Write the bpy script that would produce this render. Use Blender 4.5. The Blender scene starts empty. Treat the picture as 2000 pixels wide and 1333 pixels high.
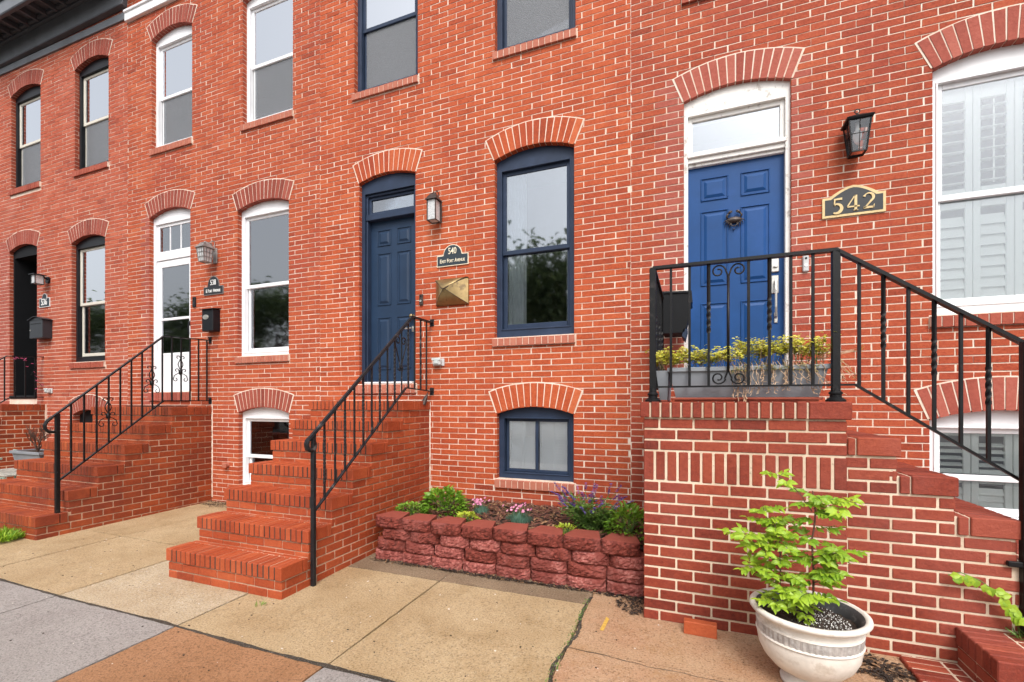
import bpy, bmesh, math, random
from mathutils import Vector, Matrix
from mathutils.geometry import tessellate_polygon
R = math.radians
rnd = random.Random(7)
S = bpy.context.scene
C = S.collection
# ---------------------------------------------------------------- camera, sky, sun, exposure
cam = bpy.data.cameras.new("camera"); camo = bpy.data.objects.new("camera", cam); C.objects.link(camo)
camo.location = (0, -4.86, 1.525); camo.rotation_euler = (R(90), 0, math.atan(350/900))
cam.sensor_width = 36; cam.lens = 36*900/2000; cam.shift_y = (787-666.5)/2000
cam.clip_end = 600; cam.clip_start = 0.05
S.camera = camo
SUN_EL, SUN_AZ = 50, 158      # azimuth clockwise from +y
w = bpy.data.worlds.new("World"); S.world = w; w.use_nodes = True
nt = w.node_tree; nt.nodes.clear()
sky = nt.nodes.new('ShaderNodeTexSky'); sky.sky_type = 'NISHITA'; sky.sun_disc = False
sky.sun_elevation = R(SUN_EL); sky.sun_rotation = R(SUN_AZ); sky.dust_density = 4; sky.air_density = 1.2
hs = nt.nodes.new('ShaderNodeHueSaturation'); hs.inputs['Saturation'].default_value = 0.22
bg = nt.nodes.new('ShaderNodeBackground'); bg.inputs[1].default_value = 0.15
wo = nt.nodes.new('ShaderNodeOutputWorld')
nt.links.new(sky.outputs[0], hs.inputs['Color']); nt.links.new(hs.outputs[0], bg.inputs[0]); nt.links.new(bg.outputs[0], wo.inputs[0])
sl = bpy.data.lights.new("sun", 'SUN'); sl.energy = 1.0; sl.angle = R(22); sl.color = (1, .96, .9)
so = bpy.data.objects.new("sun", sl); C.objects.link(so)
az = R(SUN_AZ); el = R(SUN_EL)
sd = Vector((math.sin(az)*math.cos(el), math.cos(az)*math.cos(el), math.sin(el)))
so.rotation_euler = (-sd).to_track_quat('-Z', 'Y').to_euler(); so.location = sd*30
S.view_settings.view_transform = 'Standard'; S.view_settings.look = 'None'
S.view_settings.exposure = 0.80; S.view_settings.gamma = 1

# ---------------------------------------------------------------- materials
MATS = {}
def newmat(n):
    m = bpy.data.materials.new(n); m.use_nodes = True; MATS[n] = m
    return m, m.node_tree, m.node_tree.nodes['Principled BSDF']
def coords(nt, scale=(1, 1, 1)):
    tc = nt.nodes.new('ShaderNodeTexCoord'); mp = nt.nodes.new('ShaderNodeMapping')
    mp.inputs['Scale'].default_value = scale; nt.links.new(tc.outputs['Object'], mp.inputs[0]); return mp.outputs[0]
def noise(nt, vec, scale, detail=4, rough=.55):
    n = nt.nodes.new('ShaderNodeTexNoise'); n.inputs['Scale'].default_value = scale
    n.inputs['Detail'].default_value = detail; n.inputs['Roughness'].default_value = rough
    nt.links.new(vec, n.inputs['Vector']); return n.outputs['Fac']
def ramp(nt, fac, stops):
    r = nt.nodes.new('ShaderNodeValToRGB'); e = r.color_ramp.elements
    while len(e) < len(stops): e.new(.5)
    for i, (p, c) in enumerate(stops): e[i].position = p; e[i].color = (*c, 1) if len(c) == 3 else c
    nt.links.new(fac, r.inputs[0]); return r.outputs[0]
def mix(nt, fac, a, b, mode='MIX'):
    m = nt.nodes.new('ShaderNodeMix'); m.data_type = 'RGBA'; m.blend_type = mode
    for s, v in ((0, fac), (6, a), (7, b)):
        if hasattr(v, 'is_linked') or hasattr(v, 'links'): nt.links.new(v, m.inputs[s])
        else: m.inputs[s].default_value = v if s == 0 else (*v, 1)
    return m.outputs[2]
def math_(nt, op, a, b=None):
    m = nt.nodes.new('ShaderNodeMath'); m.operation = op
    for i, v in enumerate((a, b)):
        if v is None: continue
        if hasattr(v, 'links'): nt.links.new(v, m.inputs[i])
        else: m.inputs[i].default_value = v
    return m.outputs[0]
def bump(nt, b, h, strength, dist=.01):
    n = nt.nodes.new('ShaderNodeBump'); n.inputs['Strength'].default_value = strength; n.inputs['Distance'].default_value = dist
    nt.links.new(h, n.inputs['Height']); nt.links.new(n.outputs[0], b.inputs['Normal'])
def brickmat(n, dark, mid, lite, rough=.78, mott=.5, stain=None, stain_amt=0.5, chip=None, sscale=1.3):
    m, nt, b = newmat(n)
    at = nt.nodes.new('ShaderNodeAttribute'); at.attribute_name = 'bv'
    v = coords(nt)
    n1 = noise(nt, v, 42, 6, .78); n2 = noise(nt, v, 1.6, 3)
    f = math_(nt, 'ADD', math_(nt, 'MULTIPLY', at.outputs['Fac'], .5), math_(nt, 'MULTIPLY', n1, mott*1.5))
    f = math_(nt, 'ADD', f, math_(nt, 'MULTIPLY', math_(nt, 'SUBTRACT', n2, .5), .55))
    f = math_(nt, 'SUBTRACT', f, mott*.75-.20)
    col = ramp(nt, f, [(.05, dark), (.45, mid), (.92, lite)])
    if stain:
        ns = noise(nt, coords(nt, (sscale, sscale, sscale*.6)), 1.0, 6, .6)
        sf = ramp(nt, ns, [(.5, (0, 0, 0)), (.62, (stain_amt,)*3)])
        col = mix(nt, sf, col, stain)
    if chip:
        nc = noise(nt, v, 55, 3, .7); cf = ramp(nt, nc, [(.66, (0, 0, 0)), (.74, (.75,)*3)])
        col = mix(nt, cf, col, chip)
    nt.links.new(col, b.inputs['Base Color']); b.inputs['Roughness'].default_value = rough
    b.inputs['Specular IOR Level'].default_value = .25
    h = noise(nt, v, 70, 4, .75); h2 = noise(nt, v, 18, 2)
    bump(nt, b, math_(nt, 'ADD', h, h2), .8, .006)
    return m
def plain(n, col, rough=.5, var=.12, scale=12, metal=0, bmp=.1, spec=.5, dirt=None, dirt_lo=.55, dirt_amt=.6, dscale=3, coat=0):
    m, nt, b = newmat(n); v = coords(nt)
    f = noise(nt, v, scale, 5, .6)
    lo = tuple(c*(1-var) for c in col); hi = tuple(min(1, c*(1+var)) for c in col)
    c = ramp(nt, f, [(.3, lo), (.7, hi)])
    if dirt:
        nd = noise(nt, v, dscale, 6, .65); c = mix(nt, ramp(nt, nd, [(dirt_lo, (0, 0, 0)), (min(.98, dirt_lo+.12), (dirt_amt,)*3)]), c, dirt)
    nt.links.new(c, b.inputs['Base Color'])
    b.inputs['Roughness'].default_value = rough; b.inputs['Metallic'].default_value = metal
    b.inputs['Specular IOR Level'].default_value = spec; b.inputs['Coat Weight'].default_value = coat
    if bmp: bump(nt, b, noise(nt, v, scale*6, 4, .6), bmp, .003)
    return m
def leafmat(n, a, bb, rough=.45):
    m, nt, b = newmat(n)
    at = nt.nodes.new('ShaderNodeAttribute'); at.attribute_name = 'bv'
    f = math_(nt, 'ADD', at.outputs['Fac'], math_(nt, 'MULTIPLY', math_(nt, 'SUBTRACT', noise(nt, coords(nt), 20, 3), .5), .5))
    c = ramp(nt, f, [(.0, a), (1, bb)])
    nt.links.new(c, b.inputs['Base Color']); b.inputs['Roughness'].default_value = rough
    tr = nt.nodes.new('ShaderNodeBsdfTranslucent'); nt.links.new(c, tr.inputs[0])
    mx = nt.nodes.new('ShaderNodeMixShader'); mx.inputs[0].default_value = .3
    out = nt.nodes['Material Output']
    nt.links.new(b.outputs[0], mx.inputs[1]); nt.links.new(tr.outputs[0], mx.inputs[2]); nt.links.new(mx.outputs[0], out.inputs[0])
    return m
def glassmat(n, tint=(.8, .84, .85), base=.22, rough=.0):
    m, nt, b = newmat(n); nt.nodes.remove(b)
    t = nt.nodes.new('ShaderNodeBsdfTransparent'); t.inputs[0].default_value = (*tint, 1)
    g = nt.nodes.new('ShaderNodeBsdfGlossy'); g.inputs['Roughness'].default_value = rough; g.inputs[0].default_value = (.92, .95, 1, 1)
    fr = nt.nodes.new('ShaderNodeFresnel'); fr.inputs[0].default_value = 1.5
    f = math_(nt, 'ADD', math_(nt, 'MULTIPLY', fr.outputs[0], 1.2), base)
    mx = nt.nodes.new('ShaderNodeMixShader'); nt.links.new(f, mx.inputs[0])
    nt.links.new(t.outputs[0], mx.inputs[1]); nt.links.new(g.outputs[0], mx.inputs[2])
    v = coords(nt); bn = nt.nodes.new('ShaderNodeBump'); bn.inputs['Strength'].default_value = .06; bn.inputs['Distance'].default_value = .01
    nt.links.new(noise(nt, v, 2.2, 2), bn.inputs['Height']); nt.links.new(bn.outputs[0], g.inputs['Normal'])
    nt.links.new(mx.outputs[0], nt.nodes['Material Output'].inputs[0]); return m
def screenmat():
    m, nt, b = newmat('insect_screen')
    b.inputs['Base Color'].default_value = (.25, .26, .28, 1); b.inputs['Roughness'].default_value = .6
    v = coords(nt, (1, 1, 1)); wv = nt.nodes.new('ShaderNodeTexWave'); wv.inputs['Scale'].default_value = 22
    wv.inputs['Distortion'].default_value = 5; wv.bands_direction = 'Z'; nt.links.new(v, wv.inputs[0])
    t = nt.nodes.new('ShaderNodeBsdfTransparent'); mx = nt.nodes.new('ShaderNodeMixShader')
    nt.links.new(math_(nt, 'ADD', math_(nt, 'MULTIPLY', wv.outputs['Fac'], .30), .30), mx.inputs[0])
    nt.links.new(t.outputs[0], mx.inputs[1]); nt.links.new(b.outputs[0], mx.inputs[2])
    nt.links.new(mx.outputs[0], nt.nodes['Material Output'].inputs[0]); return m
brickmat('brick_536', (.22, .042, .026), (.40, .082, .040), (.53, .16, .09), mott=.8, stain=(.42, .13, .09), stain_amt=.35)
brickmat('brick_538', (.22, .038, .02), (.41, .078, .030), (.54, .15, .065), mott=.8, stain=(.32, .055, .035), stain_amt=.5)
brickmat('brick_540', (.25, .042, .018), (.44, .082, .028), (.56, .15, .06), mott=.8, stain=(.32, .05, .025), stain_amt=.5)
brickmat('brick_542', (.18, .030, .015), (.37, .068, .030), (.49, .125, .05), mott=.8, stain=(.27, .042, .028), stain_amt=.45)
brickmat('brick_arch', (.22, .045, .03), (.34, .078, .048), (.42, .12, .08), mott=.6)
brickmat('brick_arch_dark', (.18, .038, .026), (.29, .066, .044), (.37, .10, .07), mott=.6)
brickmat('brick_pink', (.24, .05, .035), (.36, .088, .06), (.46, .15, .11), mott=.7)
brickmat('brick_sill', (.34, .10, .065), (.43, .145, .095), (.50, .21, .14), mott=.4)
brickmat('brick_step_540', (.22, .036, .014), (.375, .070, .024), (.48, .12, .046), rough=.55, mott=.65, stain=(.27, .045, .02), stain_amt=.5)
brickmat('brick_step_538', (.13, .026, .013), (.30, .056, .018), (.43, .10, .032), rough=.55, mott=.65, stain=(.17, .032, .018), stain_amt=.7)
brickmat('brick_step_542', (.12, .02, .013), (.235, .040, .022), (.34, .072, .035), rough=.65, mott=.8, stain=(.33, .09, .065), stain_amt=.35)
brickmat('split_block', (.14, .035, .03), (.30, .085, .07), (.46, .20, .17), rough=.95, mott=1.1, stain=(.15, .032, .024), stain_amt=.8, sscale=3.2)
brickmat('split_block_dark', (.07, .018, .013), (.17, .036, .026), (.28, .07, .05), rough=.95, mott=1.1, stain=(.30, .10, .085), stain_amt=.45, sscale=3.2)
brickmat('block_top', (.20, .045, .03), (.26, .062, .042), (.32, .09, .065), rough=.9, mott=.25)
def mortar(n, c, c2, dark=.45):
    m, nt, b = newmat(n); v = coords(nt)
    col = ramp(nt, noise(nt, v, 2.2, 6, .7), [(.35, c2), (.6, c)])
    col = mix(nt, ramp(nt, noise(nt, v, 40, 3), [(.62, (0, 0, 0)), (.75, (dark,)*3)]), col, tuple(x*.4 for x in c2))
    nt.links.new(col, b.inputs['Base Color']); b.inputs['Roughness'].default_value = .95
    bump(nt, b, noise(nt, v, 120, 3), .5, .004)
mortar('mortar_cream', (.80, .69, .59), (.64, .47, .36), .3)
mortar('mortar_tan', (.70, .57, .44), (.50, .37, .26), .5)
mortar('mortar_step', (.56, .38, .27), (.26, .15, .09), .5)
mortar('mortar_dark', (.055, .035, .025), (.022, .014, .010), .6)
plain('white_paint', (.80, .80, .82), .45, .04, 8, bmp=.05, dirt=(.5, .5, .5), dirt_lo=.62, dirt_amt=.25)
plain('weathered_white', (.78, .76, .73), .6, .06, 14, bmp=.4, dirt=(.33, .29, .25), dirt_lo=.57, dirt_amt=.75, dscale=16)
plain('cream_vinyl', (.62, .58, .50), .5, .05, 8, bmp=.03)
plain('navy_paint', (.022, .036, .070), .5, .15, 5, bmp=.08, dirt=(.05, .07, .13), dirt_lo=.55, dirt_amt=.3)
plain('navy_door', (.016, .036, .076), .45, .12, 4, bmp=.06)
plain('blue_door', (.006, .056, .195), .5, .12, 3, bmp=.1, dirt=(.014, .075, .27), dirt_lo=.5, dirt_amt=.4, dscale=2)
plain('black_paint', (.007, .008, .011), .4, .2, 6, bmp=.05)
plain('black_matte', (.004, .0045, .006), .7, .2, 6, bmp=.05)
plain('iron_black', (.005, .005, .006), .42, .35, 30, bmp=.35, dirt=(.07, .06, .055), dirt_lo=.6, dirt_amt=.5, dscale=12)
plain('iron_worn', (.014, .014, .016), .42, .4, 30, bmp=.4, dirt=(.22, .20, .19), dirt_lo=.6, dirt_amt=.55, dscale=10)
plain('cornice_black', (.085, .092, .108), .55, .15, 3, bmp=.15, dirt=(.13, .14, .16), dirt_lo=.5, dirt_amt=.5, dscale=1.6)
plain('cornice_sky_sheen', (.15, .16, .18), .5, .12, 3, bmp=.15, dirt=(.08, .085, .095), dirt_lo=.52, dirt_amt=.5, dscale=1.6)  # black cornice wood, its sky reflection put into the base colour as grey
plain('grey_metal', (.03, .034, .042), .4, .1, 6, metal=.2)
plain('pewter', (.28, .26, .25), .5, .2, 30, metal=.35, bmp=.3, dirt=(.1, .09, .085), dirt_lo=.5)
plain('bronze_dark', (.06, .045, .04), .45, .3, 30, metal=.4, bmp=.3)
plain('brass', (.34, .24, .11), .33, .25, 8, metal=.75, bmp=.2, dirt=(.10, .07, .05), dirt_lo=.52, dirt_amt=.7, dscale=9)
plain('nickel', (.62, .60, .56), .3, .05, 20, metal=.8)
plain('gold_paint', (.62, .46, .22), .45, .15, 30)
plain('plaque_black', (.012, .014, .018), .5, .2, 20, bmp=.15)
plain('plaque_slate', (.018, .03, .042), .5, .15, 20)
plain('letter_cream', (.80, .72, .55), .5, .03)
plain('letter_white', (.82, .82, .80), .5, .03)
plain('plastic_grey', (.50, .50, .50), .5, .08)
plain('plastic_clear', (.55, .60, .60), .25, .1)
plain('planter_grey', (.22, .235, .26), .55, .12, 5, bmp=.05, dirt=(.32, .32, .33), dirt_lo=.6, dirt_amt=.4)
plain('tray_red', (.30, .06, .03), .5, .15)
plain('blind_white', (.86, .88, .90), .6, .03, 5, bmp=0)
plain('blind_grey', (.42, .46, .50), .6, .05, 5, bmp=0)
plain('shutter_white', (.64, .69, .66), .5, .03, 5, bmp=0)
plain('curtain', (.84, .85, .88), .8, .1, 9, bmp=.1)
plain('interior_dark', (.02, .022, .026), .9, .3, 2, bmp=0)
plain('interior_mid', (.16, .17, .185), .9, .3, 1, bmp=0)
plain('interior_dim', (.06, .062, .075), .9, .3, 1, bmp=0)
plain('interior_light', (.20, .23, .28), .9, .1, 1, bmp=0)
plain('room_door', (.50, .30, .24), .5, .08, 3)
plain('soil', (.035, .022, .016), .95, .6, 60, bmp=1, dirt=(.10, .06, .04), dirt_lo=.55)
plain('mulch_brown', (.12, .045, .028), .9, .5, 40, bmp=.8)
plain('perlite', (.8, .8, .78), .8, .05)
plain('urn_stone', (.66, .61, .55), .75, .12, 9, bmp=.35, dirt=(.34, .26, .18), dirt_lo=.54, dirt_amt=.5, dscale=8)
plain('urn_band', (.36, .33, .31), .7, .3, 30, bmp=.6, dirt=(.62, .62, .62), dirt_lo=.55, dirt_amt=.5, dscale=22)
plain('urn_inside', (.05, .052, .055), .6, .3, 14, dirt=(.28, .28, .27), dirt_lo=.58, dirt_amt=.5, dscale=14)
plain('patina_green', (.26, .36, .30), .6, .2, 20, bmp=.3, dirt=(.5, .52, .48), dirt_lo=.55)
plain('wood_grey', (.33, .31, .27), .8, .3, 18, bmp=.5)
plain('twig', (.10, .05, .035), .8, .3, 30)
plain('stem_brown', (.13, .06, .045), .7, .3, 30)
plain('stem_dry', (.50, .34, .22), .8, .25, 30)
plain('stem_green', (.10, .16, .04), .7, .3, 30)
plain('asphalt', (.05, .05, .052), .9, .2, 20, bmp=.6)
plain('bulb', (.85, .85, .85), .3, .02)
plain('pink_plastic', (.75, .12, .30), .4, .05)
plain('yellow_mark', (.55, .33, .06), .8, .2, 60)
plain('rubber_mat', (.02, .02, .02), .95, .3, 60, bmp=.8)
plain('dry_leaf', (.22, .12, .06), .8, .5, 40)
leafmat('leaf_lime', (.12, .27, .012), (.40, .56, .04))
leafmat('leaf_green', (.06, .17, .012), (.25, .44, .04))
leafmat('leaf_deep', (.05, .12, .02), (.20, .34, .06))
leafmat('leaf_blue', (.06, .15, .10), (.20, .34, .26))
leafmat('leaf_chart', (.22, .34, .02), (.55, .62, .06))
leafmat('leaf_yellow', (.46, .46, .03), (.80, .74, .16))
leafmat('petal_pink', (.62, .16, .33), (.85, .42, .58))
leafmat('petal_purple', (.12, .09, .34), (.28, .20, .60))
leafmat('petal_mauve', (.35, .12, .35), (.6, .3, .55))
leafmat('tree_leaf', (.05, .085, .03), (.20, .27, .11))
for _n in ('iron_black', 'iron_worn', 'black_paint', 'black_matte', 'navy_paint', 'navy_door', 'blue_door'): MATS[_n].node_tree.nodes['Principled BSDF'].inputs['Specular IOR Level'].default_value = .28
glassmat('glass_clear', (.85, .88, .88), .17, .04)
glassmat('glass_sky', (.70, .74, .76), .22, .03)
glassmat('glass_blind', (.97, .98, .98), .05)
glassmat('glass_upper', (.97, .98, .98), .58)
glassmat('glass_shutter', (.97, .98, .98), .06)
glassmat('glass_lamp', (.93, .95, .95), .03)
screenmat()
def frosted():
    m, nt, b = newmat('frosted_glass'); b.inputs['Base Color'].default_value = (.62, .64, .66, 1); b.inputs['Roughness'].default_value = .35
    c = ramp(nt, noise(nt, coords(nt), 90, 3), [(.3, (.42, .43, .44)), (.7, (.78, .79, .80))]); nt.links.new(c, b.inputs['Base Color'])
    b.inputs['Transmission Weight'].default_value = .15
frosted()
def paving(n, a, bcol, stain, wet=.5, fleck=(.8, .75, .65), fl=.25):
    m, nt, b = newmat(n); v = coords(nt)
    n1 = noise(nt, v, 1.7, 6, .62); c = ramp(nt, n1, [(.32, a), (.64, bcol)])
    c = mix(nt, ramp(nt, noise(nt, v, 3.1, 7, .7), [(.52, (0, 0, 0)), (.68, (.6,)*3)]), c, stain)
    c = mix(nt, ramp(nt, noise(nt, v, 75, 4, .75), [(.38, (.7,)*3), (.50, (0, 0, 0))]), c, tuple(x*.42 for x in stain))
    c = mix(nt, ramp(nt, noise(nt, coords(nt, (1.3, 1.3, 1.3)), 62, 4, .8), [(.55, (0, 0, 0)), (.66, (fl,)*3)]), c, fleck)
    nt.links.new(c, b.inputs['Base Color'])
    r = ramp(nt, noise(nt, v, 2.3, 5), [(.35, (.5,)*3), (.65, (.8,)*3)]); nt.links.new(r, b.inputs['Roughness'])
    b.inputs['Specular IOR Level'].default_value = .4
    bump(nt, b, math_(nt, 'ADD', noise(nt, v, 90, 4, .7), math_(nt, 'MULTIPLY', noise(nt, v, 12, 3), .6)), .8, .008)
paving('slab_tan', (.38, .26, .135), (.47, .345, .20), (.30, .195, .09))
paving('slab_tan_pale', (.40, .29, .17), (.50, .40, .27), (.34, .24, .135), fl=.75, fleck=(.62, .59, .55))
paving('slab_grey', (.285, .255, .235), (.34, .31, .29), (.24, .21, .195), fl=.3, fleck=(.6, .58, .55))
paving('slab_brown', (.30, .145, .065), (.37, .19, .095), (.22, .10, .04), fl=.3, fleck=(.55, .33, .2))
paving('slab_pink', (.40, .215, .12), (.46, .30, .18), (.33, .17, .065))
paving('slab_gravel', (.19, .125, .075), (.27, .19, .12), (.11, .07, .04), fl=.6, fleck=(.5, .42, .33))
paving('joint_dark', (.035, .028, .02), (.07, .055, .04), (.02, .016, .012))

# ---------------------------------------------------------------- object helpers
def link(o, parent=None, root=None):
    C.objects.link(o)
    if parent is not None: o.parent = parent
    return o
def rootof(o):
    while o.parent is not None: o = o.parent
    return o
def thing(name, label, cat, loc, group=None):
    o = bpy.data.objects.new(name, None); o.empty_display_size = .1; C.objects.link(o); o.location = loc
    o['label'] = label; o['category'] = cat
    if group: o['group'] = group
    return o
def tag(o, label, cat, group=None):
    o['label'] = label; o['category'] = cat
    if group: o['group'] = group
    return o
class MB:
    """mesh builder: world coordinates, one value per face, several material slots"""
    def __init__(s): s.v = []; s.f = []; s.b = []; s.m = []
    def face(s, pts, val=.5, mi=0):
        i = len(s.v); s.v += [tuple(p) for p in pts]; s.f.append(tuple(range(i, i+len(pts)))); s.b.append(val); s.m.append(mi)
    def mesh(s, verts, faces, val=.5, mi=0):
        i = len(s.v); s.v += [tuple(p) for p in verts]
        for f in faces: s.f.append(tuple(i+k for k in f)); s.b.append(val); s.m.append(mi)
    def hexa(s, p, val=.5, mi=0):        # p: 8 corners, bottom 4 then top 4
        s.mesh(p, [(0, 3, 2, 1), (4, 5, 6, 7), (0, 1, 5, 4), (1, 2, 6, 5), (2, 3, 7, 6), (3, 0, 4, 7)], val, mi)
    def box(s, x0, x1, y0, y1, z0, z1, val=.5, mi=0, ch=0):
        if ch <= 0:
            s.hexa([(x0, y0, z0), (x1, y0, z0), (x1, y1, z0), (x0, y1, z0), (x0, y0, z1), (x1, y0, z1), (x1, y1, z1), (x0, y1, z1)], val, mi); return
        c = min(ch, abs(x1-x0)*.3, abs(y1-y0)*.3, abs(z1-z0)*.3); V = []
        for z, zi in ((z0, c), (z1, -c)):
            for y, yi in ((y0, c), (y1, -c)):
                for x, xi in ((x0, c), (x1, -c)):
                    V += [(x, y+yi, z+zi), (x+xi, y, z+zi), (x+xi, y+yi, z)]
        # vertex index: corner k (x + 2y + 4z) * 3 + axis
        q = lambda k, a: k*3+a
        F = [(q(0, 0), q(4, 0), q(6, 0), q(2, 0)), (q(1, 0), q(3, 0), q(7, 0), q(5, 0)),
             (q(0, 1), q(1, 1), q(5, 1), q(4, 1)), (q(2, 1), q(6, 1), q(7, 1), q(3, 1)),
             (q(0, 2), q(2, 2), q(3, 2), q(1, 2)), (q(4, 2), q(5, 2), q(7, 2), q(6, 2))]
        for a, b, ax, bx in ((0, 1, 1, 2), (4, 5, 1, 2), (2, 3, 1, 2), (6, 7, 1, 2)): F.append((q(a, ax), q(b, ax), q(b, bx), q(a, bx)))
        for a, b, ax, bx in ((0, 2, 0, 2), (1, 3, 0, 2), (4, 6, 0, 2), (5, 7, 0, 2)): F.append((q(a, ax), q(b, ax), q(b, bx), q(a, bx)))
        for a, b, ax, bx in ((0, 4, 0, 1), (1, 5, 0, 1), (2, 6, 0, 1), (3, 7, 0, 1)): F.append((q(a, ax), q(b, ax), q(b, bx), q(a, bx)))
        for k in range(8): F.append((q(k, 0), q(k, 1), q(k, 2)))
        s.mesh(V, F, val, mi)
    def tube(s, pts, r, n=6, val=.5, mi=0, closed=False, radii=None, twist=0, caps=True):
        pts = [Vector(p) for p in pts]; N = len(pts); rings = []
        up = Vector((0, 0, 1)); prev = None
        for i, p in enumerate(pts):
            a = pts[max(0, i-1)]; b = pts[min(N-1, i+1)]; d = (b-a).normalized() if (b-a).length > 1e-9 else Vector((0, 0, 1))
            if prev is None:
                u = d.cross(Vector((1, 0, 0))) if abs(d.x) < .9 else d.cross(Vector((0, 1, 0)))
            else: u = prev - d*prev.dot(d)
            u.normalize(); prev = u; v = d.cross(u); rr = radii[i] if radii else r; ring = []
            for k in range(n):
                t = 2*math.pi*k/n + math.pi/n + twist*i
                ring.append(p+(u*math.cos(t)+v*math.sin(t))*rr)
            rings.append(ring)
        base = len(s.v); s.v += [tuple(q) for ring in rings for q in ring]
        for i in range(N-1):
            for k in range(n):
                s.f.append((base+i*n+k, base+i*n+(k+1) % n, base+(i+1)*n+(k+1) % n, base+(i+1)*n+k)); s.b.append(val); s.m.append(mi)
        if caps and n > 2:
            s.f.append(tuple(base+k for k in range(n))[::-1]); s.b.append(val); s.m.append(mi)
            s.f.append(tuple(base+(N-1)*n+k for k in range(n))); s.b.append(val); s.m.append(mi)
    def lathe(s, prof, c, n=32, val=.5, mi=0, rib=0, a0=0):
        base = len(s.v); N = len(prof)
        for (r, z) in prof:
            for k in range(n):
                t = 2*math.pi*k/n+a0; rr = r+(rib if k % 2 else 0); s.v.append((c[0]+rr*math.cos(t), c[1]+rr*math.sin(t), c[2]+z))
        for i in range(N-1):
            for k in range(n):
                s.f.append((base+i*n+k, base+i*n+(k+1) % n, base+(i+1)*n+(k+1) % n, base+(i+1)*n+k)); s.b.append(val); s.m.append(mi)
    def extr(s, outer, holes, y0, y1, val=.5, mi=0, sides=True, back=True):
        """polygon in x,z (with holes) extruded from y0 (front) to y1"""
        loops = [outer]+list(holes); polys = [[Vector((x, z, 0)) for x, z in lp] for lp in loops]
        flat = [p for lp in loops for p in lp]
        T = tessellate_polygon(polys)
        i = len(s.v); s.v += [(x, y0, z) for x, z in flat]
        for t in T:
            s.f.append(tuple(i+k for k in t)); s.b.append(val); s.m.append(mi)
        if back:
            j = len(s.v); s.v += [(x, y1, z) for x, z in flat]
            for t in T:
                s.f.append(tuple(j+k for k in t)); s.b.append(val); s.m.append(mi)
        if sides:
            for lp in loops:
                for a in range(len(lp)):
                    p = lp[a]; q = lp[(a+1) % len(lp)]
                    s.face([(p[0], y0, p[1]), (q[0], y0, q[1]), (q[0], y1, q[1]), (p[0], y1, p[1])], val, mi)
    def leaf(s, p, d, up, L, W, val=.5, mi=0, fold=.25, droop=.2):
        p = Vector(p); d = Vector(d).normalized(); up = Vector(up); sd = d.cross(up)
        if sd.length < 1e-4: sd = d.cross(Vector((1, 0, .1)))
        sd.normalize(); n = sd.cross(d).normalized()
        a = p; m1 = p+d*L*.38-n*0; m2 = p+d*L*.72-n*L*droop*.4; t = p+d*L-n*L*droop
        e = n*W*fold
        i = len(s.v)
        s.v += [tuple(x) for x in (a, m1, m2, t, m1+sd*W*.5+e, m2+sd*W*.36+e*.7, m1-sd*W*.5+e, m2-sd*W*.36+e*.7)]
        for f in ((0, 4, 1), (1, 4, 5, 2), (2, 5, 3), (0, 1, 6), (1, 2, 7, 6), (2, 3, 7)):
            s.f.append(tuple(i+k for k in f)); s.b.append(val); s.m.append(mi)
    def build(s, name, mats, parent=None, smooth=False, origin=None):
        if isinstance(mats, str): mats = [mats]
        rl = Vector(origin) if origin is not None else (rootof(parent).location.copy() if parent is not None else Vector((0, 0, 0)))
        me = bpy.data.meshes.new(name); me.from_pydata([(x-rl.x, y-rl.y, z-rl.z) for x, y, z in s.v], [], s.f)
        for m in mats: me.materials.append(MATS[m])
        at = me.attributes.new('bv', 'FLOAT', 'FACE'); at.data.foreach_set('value', s.b)
        me.polygons.foreach_set('material_index', s.m)
        if smooth: me.polygons.foreach_set('use_smooth', [True]*len(s.f))
        me.validate(); me.update()
        bm = bmesh.new(); bm.from_mesh(me)
        if smooth: bmesh.ops.remove_doubles(bm, verts=bm.verts, dist=1e-5)
        bmesh.ops.recalc_face_normals(bm, faces=bm.faces) if s.__dict__.get('recalc', True) else None
        bm.to_mesh(me); bm.free()
        o = bpy.data.objects.new(name, me); link(o, parent)
        if parent is None and origin is not None: o.location = rl
        return o
def text(s, x, y, z, size, mat, parent, name='lettering', depth=.004, bold=0.0, sx=1.0, rotz=0.0, align='CENTER', caps=False):
    cu = bpy.data.curves.new('t', 'FONT'); cu.body = s; cu.size = size; cu.extrude = depth; cu.align_x = align; cu.align_y = 'CENTER'; cu.offset = bold
    cu.resolution_u = 4
    if caps:
        cu.small_caps_scale = .74
        for i_ in range(len(s)): cu.body_format[i_].use_small_caps = True
    o = bpy.data.objects.new('t', cu); C.objects.link(o); dg = bpy.context.evaluated_depsgraph_get()
    me = bpy.data.meshes.new_from_object(o.evaluated_get(dg)); bpy.data.objects.remove(o); bpy.data.curves.remove(cu)
    me.materials.clear(); me.materials.append(MATS[mat])
    r = rootof(parent).location
    M = Matrix.Translation(Vector((x, y, z))-r) @ Matrix.Rotation(rotz, 4, 'Z') @ Matrix.Rotation(R(90), 4, 'X') @ Matrix.Diagonal((sx, 1, 1, 1))
    me.transform(M); o = bpy.data.objects.new(name, me); link(o, parent); return o

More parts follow.
